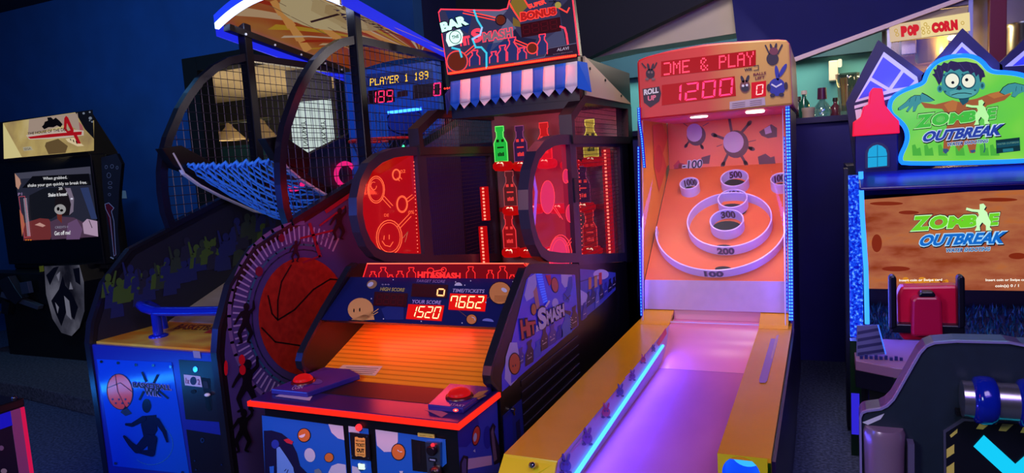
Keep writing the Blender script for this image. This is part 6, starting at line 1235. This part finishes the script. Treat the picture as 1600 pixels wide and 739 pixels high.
# title sign: a wedge leaning forward
s0, s1 = X_(8, 247, 4.02), X_(150, 235, 4.02); t0, t1 = X_(4, 190, 4.12), X_(146, 172, 4.12)
m = MB(); m.prism([(xl, 4.02, s0.z), (xl, 4.12, t0.z), (xl, yb, s0.z-.02), (xl, yb, s0.z-.05), (xl, 4.06, s0.z-.05)], (xr-xl+.02, 0, 0), BK_); tsb = m.build('title_box', r, .006)
nn = V((0, -(t0.z-s0.z), .10)).normalized(); nn = nn if nn.y < 0 else -nn
a = Art((0, 4.019, s0.z), nn, .0015); H_ = lambda x, y: (x/5.28, 160+y/5.28); H2 = lambda *q: [H_(x, y) for x, y in q]
YG_ = RAMPMAT('title_print', [(.3, (150, 120, 90)), (.5, (206, 180, 110)), (.7, (226, 206, 150))], emit=.62, rough=.3, scale=(2.2, 2, 2.2), detail=4)
a.poly(H2((25, 170), (620, 82), (775, 150), (775, 398), (32, 466)), YG_, 1); a.poly(H2((620, 80), (765, 60), (775, 300), (700, 220)), G(16, 16, 24, .6), 2); a.poly(H2((25, 170), (180, 450), (32, 466)), G(230, 216, 150, .7), 2)
a.poly(H2((240, 140), (420, 112), (640, 86), (660, 240), (560, 180), (380, 230), (230, 270)), G(190, 166, 150, .6), 2); a.poly(H2((630, 140), (680, 190), (690, 240), (640, 240)), G(190, 110, 110, .6), 2); a.poly(H2((380, 330), (480, 300), (560, 360), (540, 416), (400, 428), (370, 360)), G(120, 96, 60, .55), 2)
for x, y, s_ in ((690, 90, 10), (740, 80, 8), (745, 130, 14), (760, 160, 8), (740, 150, 6)): a.ell(*H_(x, y), s_/5.28, s_/6, G(150, 160, 180, .5), 3)
BK2 = G(14, 10, 14, .5); RD2 = G(170, 16, 26, .8)
a.poly(H2((345, 200), (360, 185), (370, 160), (395, 150), (390, 125), (420, 122), (440, 140), (460, 125), (490, 150), (516, 180), (500, 205), (470, 190), (440, 205), (400, 205), (365, 222)), BK2, 4)
a.poly(H2((215, 270), (400, 240), (520, 215), (690, 232), (690, 272), (540, 292), (400, 300), (240, 306)), G(226, 206, 190, .6), 3); a.poly(H2((228, 285), (400, 262), (590, 245), (676, 240), (672, 268), (520, 278), (400, 290), (250, 300)), RD2, 4)
a.text('THE HOUSE OF THE DEAD', H2((228, 268), (580, 232), (228, 248), (576, 202)), G(60, 30, 24, .5), 5, .02)
a.poly(H2((526, 220), (530, 130), (545, 110), (562, 125), (608, 230), (604, 262), (632, 262), (668, 340), (640, 340), (605, 268), (570, 268)), RD2, 5); a.poly(H2((548, 215), (552, 170), (582, 230), (560, 236)), G(196, 170, 140, .6), 6)
a.poly(H2((540, 300), (610, 290), (692, 358), (640, 362), (560, 325)), G(236, 214, 170, .7), 4); a.text('III', H2((580, 312), (640, 344), (575, 298), (632, 318)), BK2, 6, .0); a.poly(H2((188, 370), (255, 362), (270, 392), (196, 402)), G(200, 190, 160, .6), 4)
a.text('SEGA', H2((200, 396), (258, 390), (196, 378), (250, 370)), G(120, 110, 100, .6), 5, .02); a.build('title_sign', tsb)
# screen in a black hood
m = MB(); m.box(xl-.0, xr+.04, 4.05, 4.2, X_(90, 412).z, 1.96, BK_); m.build('screen_hood', r, .008)
a = Art((0, 4.045, 0), (0, -1, 0), .0015); Q_ = lambda x, y: (x/4.345, 250+y/4.345); Q2 = lambda *q: [Q_(x, y) for x, y in q]
a.poly(Q2((100, 90), (612, 44), (668, 520), (160, 548)), G(42, 44, 62, .7), 1); a.poly(Q2((100, 90), (612, 44), (616, 95), (110, 130)), G(80, 80, 100, .6), 2); a.poly(Q2((220, 110), (604, 92), (618, 170), (150, 190)), G(16, 16, 24, .5), 3)
a.poly(Q2((100, 90), (135, 130), (142, 160), (125, 200), (108, 180)), G(200, 150, 130, .7), 3); a.poly(Q2((545, 190), (600, 185), (660, 400), (620, 400)), G(50, 64, 110, .7), 2); a.poly(Q2((300, 190), (430, 185), (470, 320), (350, 400), (190, 410), (200, 240)), G(26, 28, 38, .6), 2)
a.poly(Q2((160, 430), (270, 395), (330, 400), (370, 460), (340, 540), (160, 546)), G(120, 50, 52, .7), 3); a.poly(Q2((132, 335), (158, 380), (168, 440), (150, 520), (140, 430)), G(190, 110, 80, .7), 4); a.poly(Q2((235, 440), (270, 425), (310, 445), (290, 455)), G(210, 160, 150, .7), 4)
a.poly(Q2((395, 190), (470, 185), (500, 240), (500, 340), (480, 375), (410, 380), (370, 300), (380, 230)), G(30, 24, 30, .6), 4); a.poly(Q2((440, 190), (478, 190), (502, 260), (498, 350), (470, 375), (482, 300), (465, 240)), G(130, 118, 140, .7), 5); a.ell(*Q_(487, 263), 2, 1.4, G(220, 220, 240, .8), 6)
a.ell(*Q_(408, 335), 9, 8, G(170, 168, 170, .7), 6); a.ell(*Q_(395, 332), 2.2, 3, BK2, 7); a.ell(*Q_(418, 342), 2.6, 2, BK2, 7); a.poly(Q2((385, 355), (420, 365), (420, 430), (390, 400)), G(120, 50, 40, .7), 5)
a.poly(Q2((340, 420), (420, 385), (500, 390), (560, 420), (640, 410), (668, 520), (350, 540)), G(84, 60, 84, .7), 4); a.poly(Q2((560, 430), (590, 400), (660, 415), (666, 520), (570, 500)), G(190, 160, 190, .7), 5); a.poly(Q2((460, 430), (520, 400), (560, 470), (540, 538), (450, 540)), G(110, 80, 120, .7), 5); a.line(Q2((605, 410), (625, 460)), 1, BK2, 6)
WT = G(226, 226, 230, 1.0)
a.text('When grabbed,', Q2((292, 142), (455, 133), (292, 116), (455, 107)), WT, 8, .0); a.text('shake your gun quickly to break free.', Q2((188, 190), (590, 168), (187, 162), (589, 140)), WT, 8, .0); a.text('20:', Q2((398, 204), (425, 202), (398, 186), (425, 184)), WT, 8, 0); a.text('Shake it loose!', Q2((328, 250), (455, 242), (327, 226), (454, 218)), WT, 8, .02)
a.text('CREDITS 0', Q2((374, 466), (462, 460), (374, 450), (462, 446)), G(150, 150, 170, .8), 8, 0); a.text('Get off me!', Q2((370, 512), (478, 505), (369, 484), (477, 478)), WT, 8, .01); a.text('P1', Q2((122, 243), (150, 240), (122, 224), (150, 221)), G(170, 140, 190, .8), 8, 0)
a.line(Q2((128, 250), (168, 246), (206, 520), (166, 526)), .8, G(200, 80, 100, .8), 8, True)
for i in range(30): a.line(Q2((160+i*.9, 264+i*8.6), (180+i*.9, 262+i*8.6)), .9, G(190, 180, 200, .8), 8)
for i in range(3): a.poly(Q2((172+i*16, 540), (182+i*16, 539), (182+i*16, 546), (172+i*16, 547)), G(220, 120, 30, .8), 8)
a.build('screen', r)
# printed side fin right of the screen
m = MB(); xf = X_(156, 300, 4.0).x; f0 = X_(158, 246, 3.95)
a = Art((xr+.05, 4.06, 0), (.18, -1, 0), .0015); fq = [(158, 246), (182, 240), (190, 256), (186, 300), (184, 360), (188, 396), (182, 404), (173, 402), (166, 340), (160, 290)]
a.mb.prism([a.p(t, 0) for t in fq], (0, .03, 0), BK_); a.poly(fq, P(40, 38, 48, .4), 1); GR = P(130, 126, 140)
for x, y, rx, ry in ((166, 261, 2, 2.6), (175, 260, 2.4, 3), (183, 262, 1.6, 2.4), (170, 274, 3, 4), (172, 286, 3, 2.4), (172, 293, 3, 1.4), (171, 304, 2, 2)): a.loop(x, y, rx, ry, .8, GR, 2, n=10)
a.poly([(164, 320), (170, 318), (178, 326), (176, 330), (172, 326), (180, 400), (182, 400)], P(120, 20, 40), 2)
a.line([(164, 319), (170, 317), (178, 325), (174, 330), (178, 346), (181, 398), (178, 400), (172, 340), (165, 326), (164, 319)], .9, P(200, 190, 210), 3); a.line([(173, 402), (177, 404)], 2, P(200, 200, 200), 3); a.build('side_fin', r)
# gun shelf, guns, lower print, step
m = MB(); m.box(xl-.3, xq, 3.92, 4.1, .62, .92, P(7, 7, 9, .5)); m.build('gun_shelf', r, .01)
a = Art((0, 3.915, 0), (0, -1, 0), .0015); lq = [(69, 416), (124, 414), (131, 440), (132, 486), (124, 512), (112, 525), (96, 520), (82, 498), (72, 460)]
a.mb.prism([a.p(t, 0) for t in lq], (0, .2, 0), BK_); a.poly(lq, RAMPMAT('lower_print', [(.35, (34, 34, 48)), (.5, (96, 96, 116)), (.65, (150, 150, 172))], emit=.28, rough=.4, scale=(3, 3, 2.2), detail=6), 1)  # emission stands in for the light falling on this print
for q in ([(80, 470), (92, 452), (98, 430), (102, 446), (112, 458), (122, 480), (116, 500), (104, 486), (96, 510), (88, 492)], [(72, 430), (84, 418), (92, 416), (78, 446)], [(114, 420), (124, 418), (126, 446), (118, 440)]): a.poly(q, P(30, 26, 34), 2)
for q in ([(100, 462), (108, 470), (112, 500), (104, 492)], [(86, 472), (92, 480), (90, 490)], [(110, 440), (114, 452), (108, 452)], [(88, 430), (94, 424), (92, 440)]): a.poly(q, G(130, 130, 150, .5), 3)
a.poly([(61, 416), (68, 415), (69, 424), (62, 425)], P(196, 180, 40), 3); a.build('lower_print', r)
m = MB(); m.box(xl, xq, 3.95, 4.1, .05, .64, P(7, 7, 9, .6)); m.build('pedestal', r)
for dx, dy in ((0, 0), (-66, 10)):
    a = Art((0, 3.9, 0), (0, -1, 0), .001); o_ = lambda *q: [(x+dx, y+dy) for x, y in q]; m = MB()
    g3 = lambda q, y, d, mt: m.prism([at(x, yy, Y=y) for x, yy in q], (0, d, 0), mt)
    g3(o_((2, 456), (20, 462), (60, 478), (58, 484), (18, 470), (0, 464)), 3.86, .05, P(150, 152, 160, .3, .8)); g3(o_((-4, 440), (12, 432), (24, 452), (34, 466), (24, 476), (10, 466)), 3.84, .07, P(30, 30, 36, .35)); g3(o_((30, 442), (42, 440), (46, 458), (34, 460)), 3.85, .04, P(60, 66, 84, .4)); g3(o_((2, 470), (14, 474), (12, 492), (2, 490)), 3.85, .05, P(16, 16, 20, .4))
    recenter(tag(m.build('toy_gun', None, .003), 'black and silver toy gun ' + ('lying beside the printed lower panel' if dx == 0 else 'cut off by the left edge of the photo'), 'toy gun', 'guns of the shooting game'))
m = MB(); CP = RAMPMAT('step_carpet', [(.35, (46, 48, 58)), (.6, (84, 86, 96))], rough=.95, scale=(50, 50, 50))
m.prism([(-7.6, 3.30, .12), (-5.9, 3.30, .12), (-4.7, 3.16, .12), (-4.7, 4.9, .12), (-7.6, 4.9, .12)], (0, 0, -.115), CP); m.prism([(-6.5, 3.98, .2), (-5.2, 3.9, .2), (-5.2, 4.9, .2), (-6.5, 4.9, .2)], (0, 0, -.08), CP); m.build('step_platform', r, .006)
lamp('title_lamp', 'AREA', (at(80, 250, Y=4.0).x, 3.9, 2.0), (at(80, 220, Y=4.1).x, 4.15, 2.2), .5, (1, .8, .4), .5, .05)

# ================================================================== cabinet corner at lower left
r = thing('corner_cabinet', 'dark cabinet corner with pink edge light cut off at lower left', 'cabinet', (-2.9, 1.1, 0))
p0 = at(35, 624, Z=.9); xc, yc = p0.x, p0.y
m = MB(); m.box(xc-.5, xc, .75, yc, .02, .88, P(14, 12, 40, .35)); bd = m.build('body', r, .004)
m = MB(); m.box(xc-.5, xc+.004, .74, yc+.004, .875, .905, P(8, 8, 14, .3)); m.build('top_edge', r, .004)
a = Art((xc+.0005, 0, 0), (1, 0, 0), .001)
ya = at(15, 640, X=xc).y; yb = at(31, 640, X=xc).y
a.mb.box(xc, xc+.004, ya, yb, .02, .872, P(150, 70, 130, .4)); a.mb.box(xc, xc+.006, yb, yc, .02, .872, G(214, 20, 80, .85))
a.mb.box(xc, xc+.004, .75, ya, .82, .872, G(24, 20, 190, .8)); a.ell(2, 700, 4, 4, P(120, 90, 130), 3); a.ell(6, 736, 5, 4, P(150, 140, 150), 3); a.build('light_strip', r)
m = MB(); k = at(32, 622, Z=.92); m.ball((xc-.01, yc-.02, .91), .012, P(60, 60, 70, .2, .8), 10); m.build('corner_bolt', r)
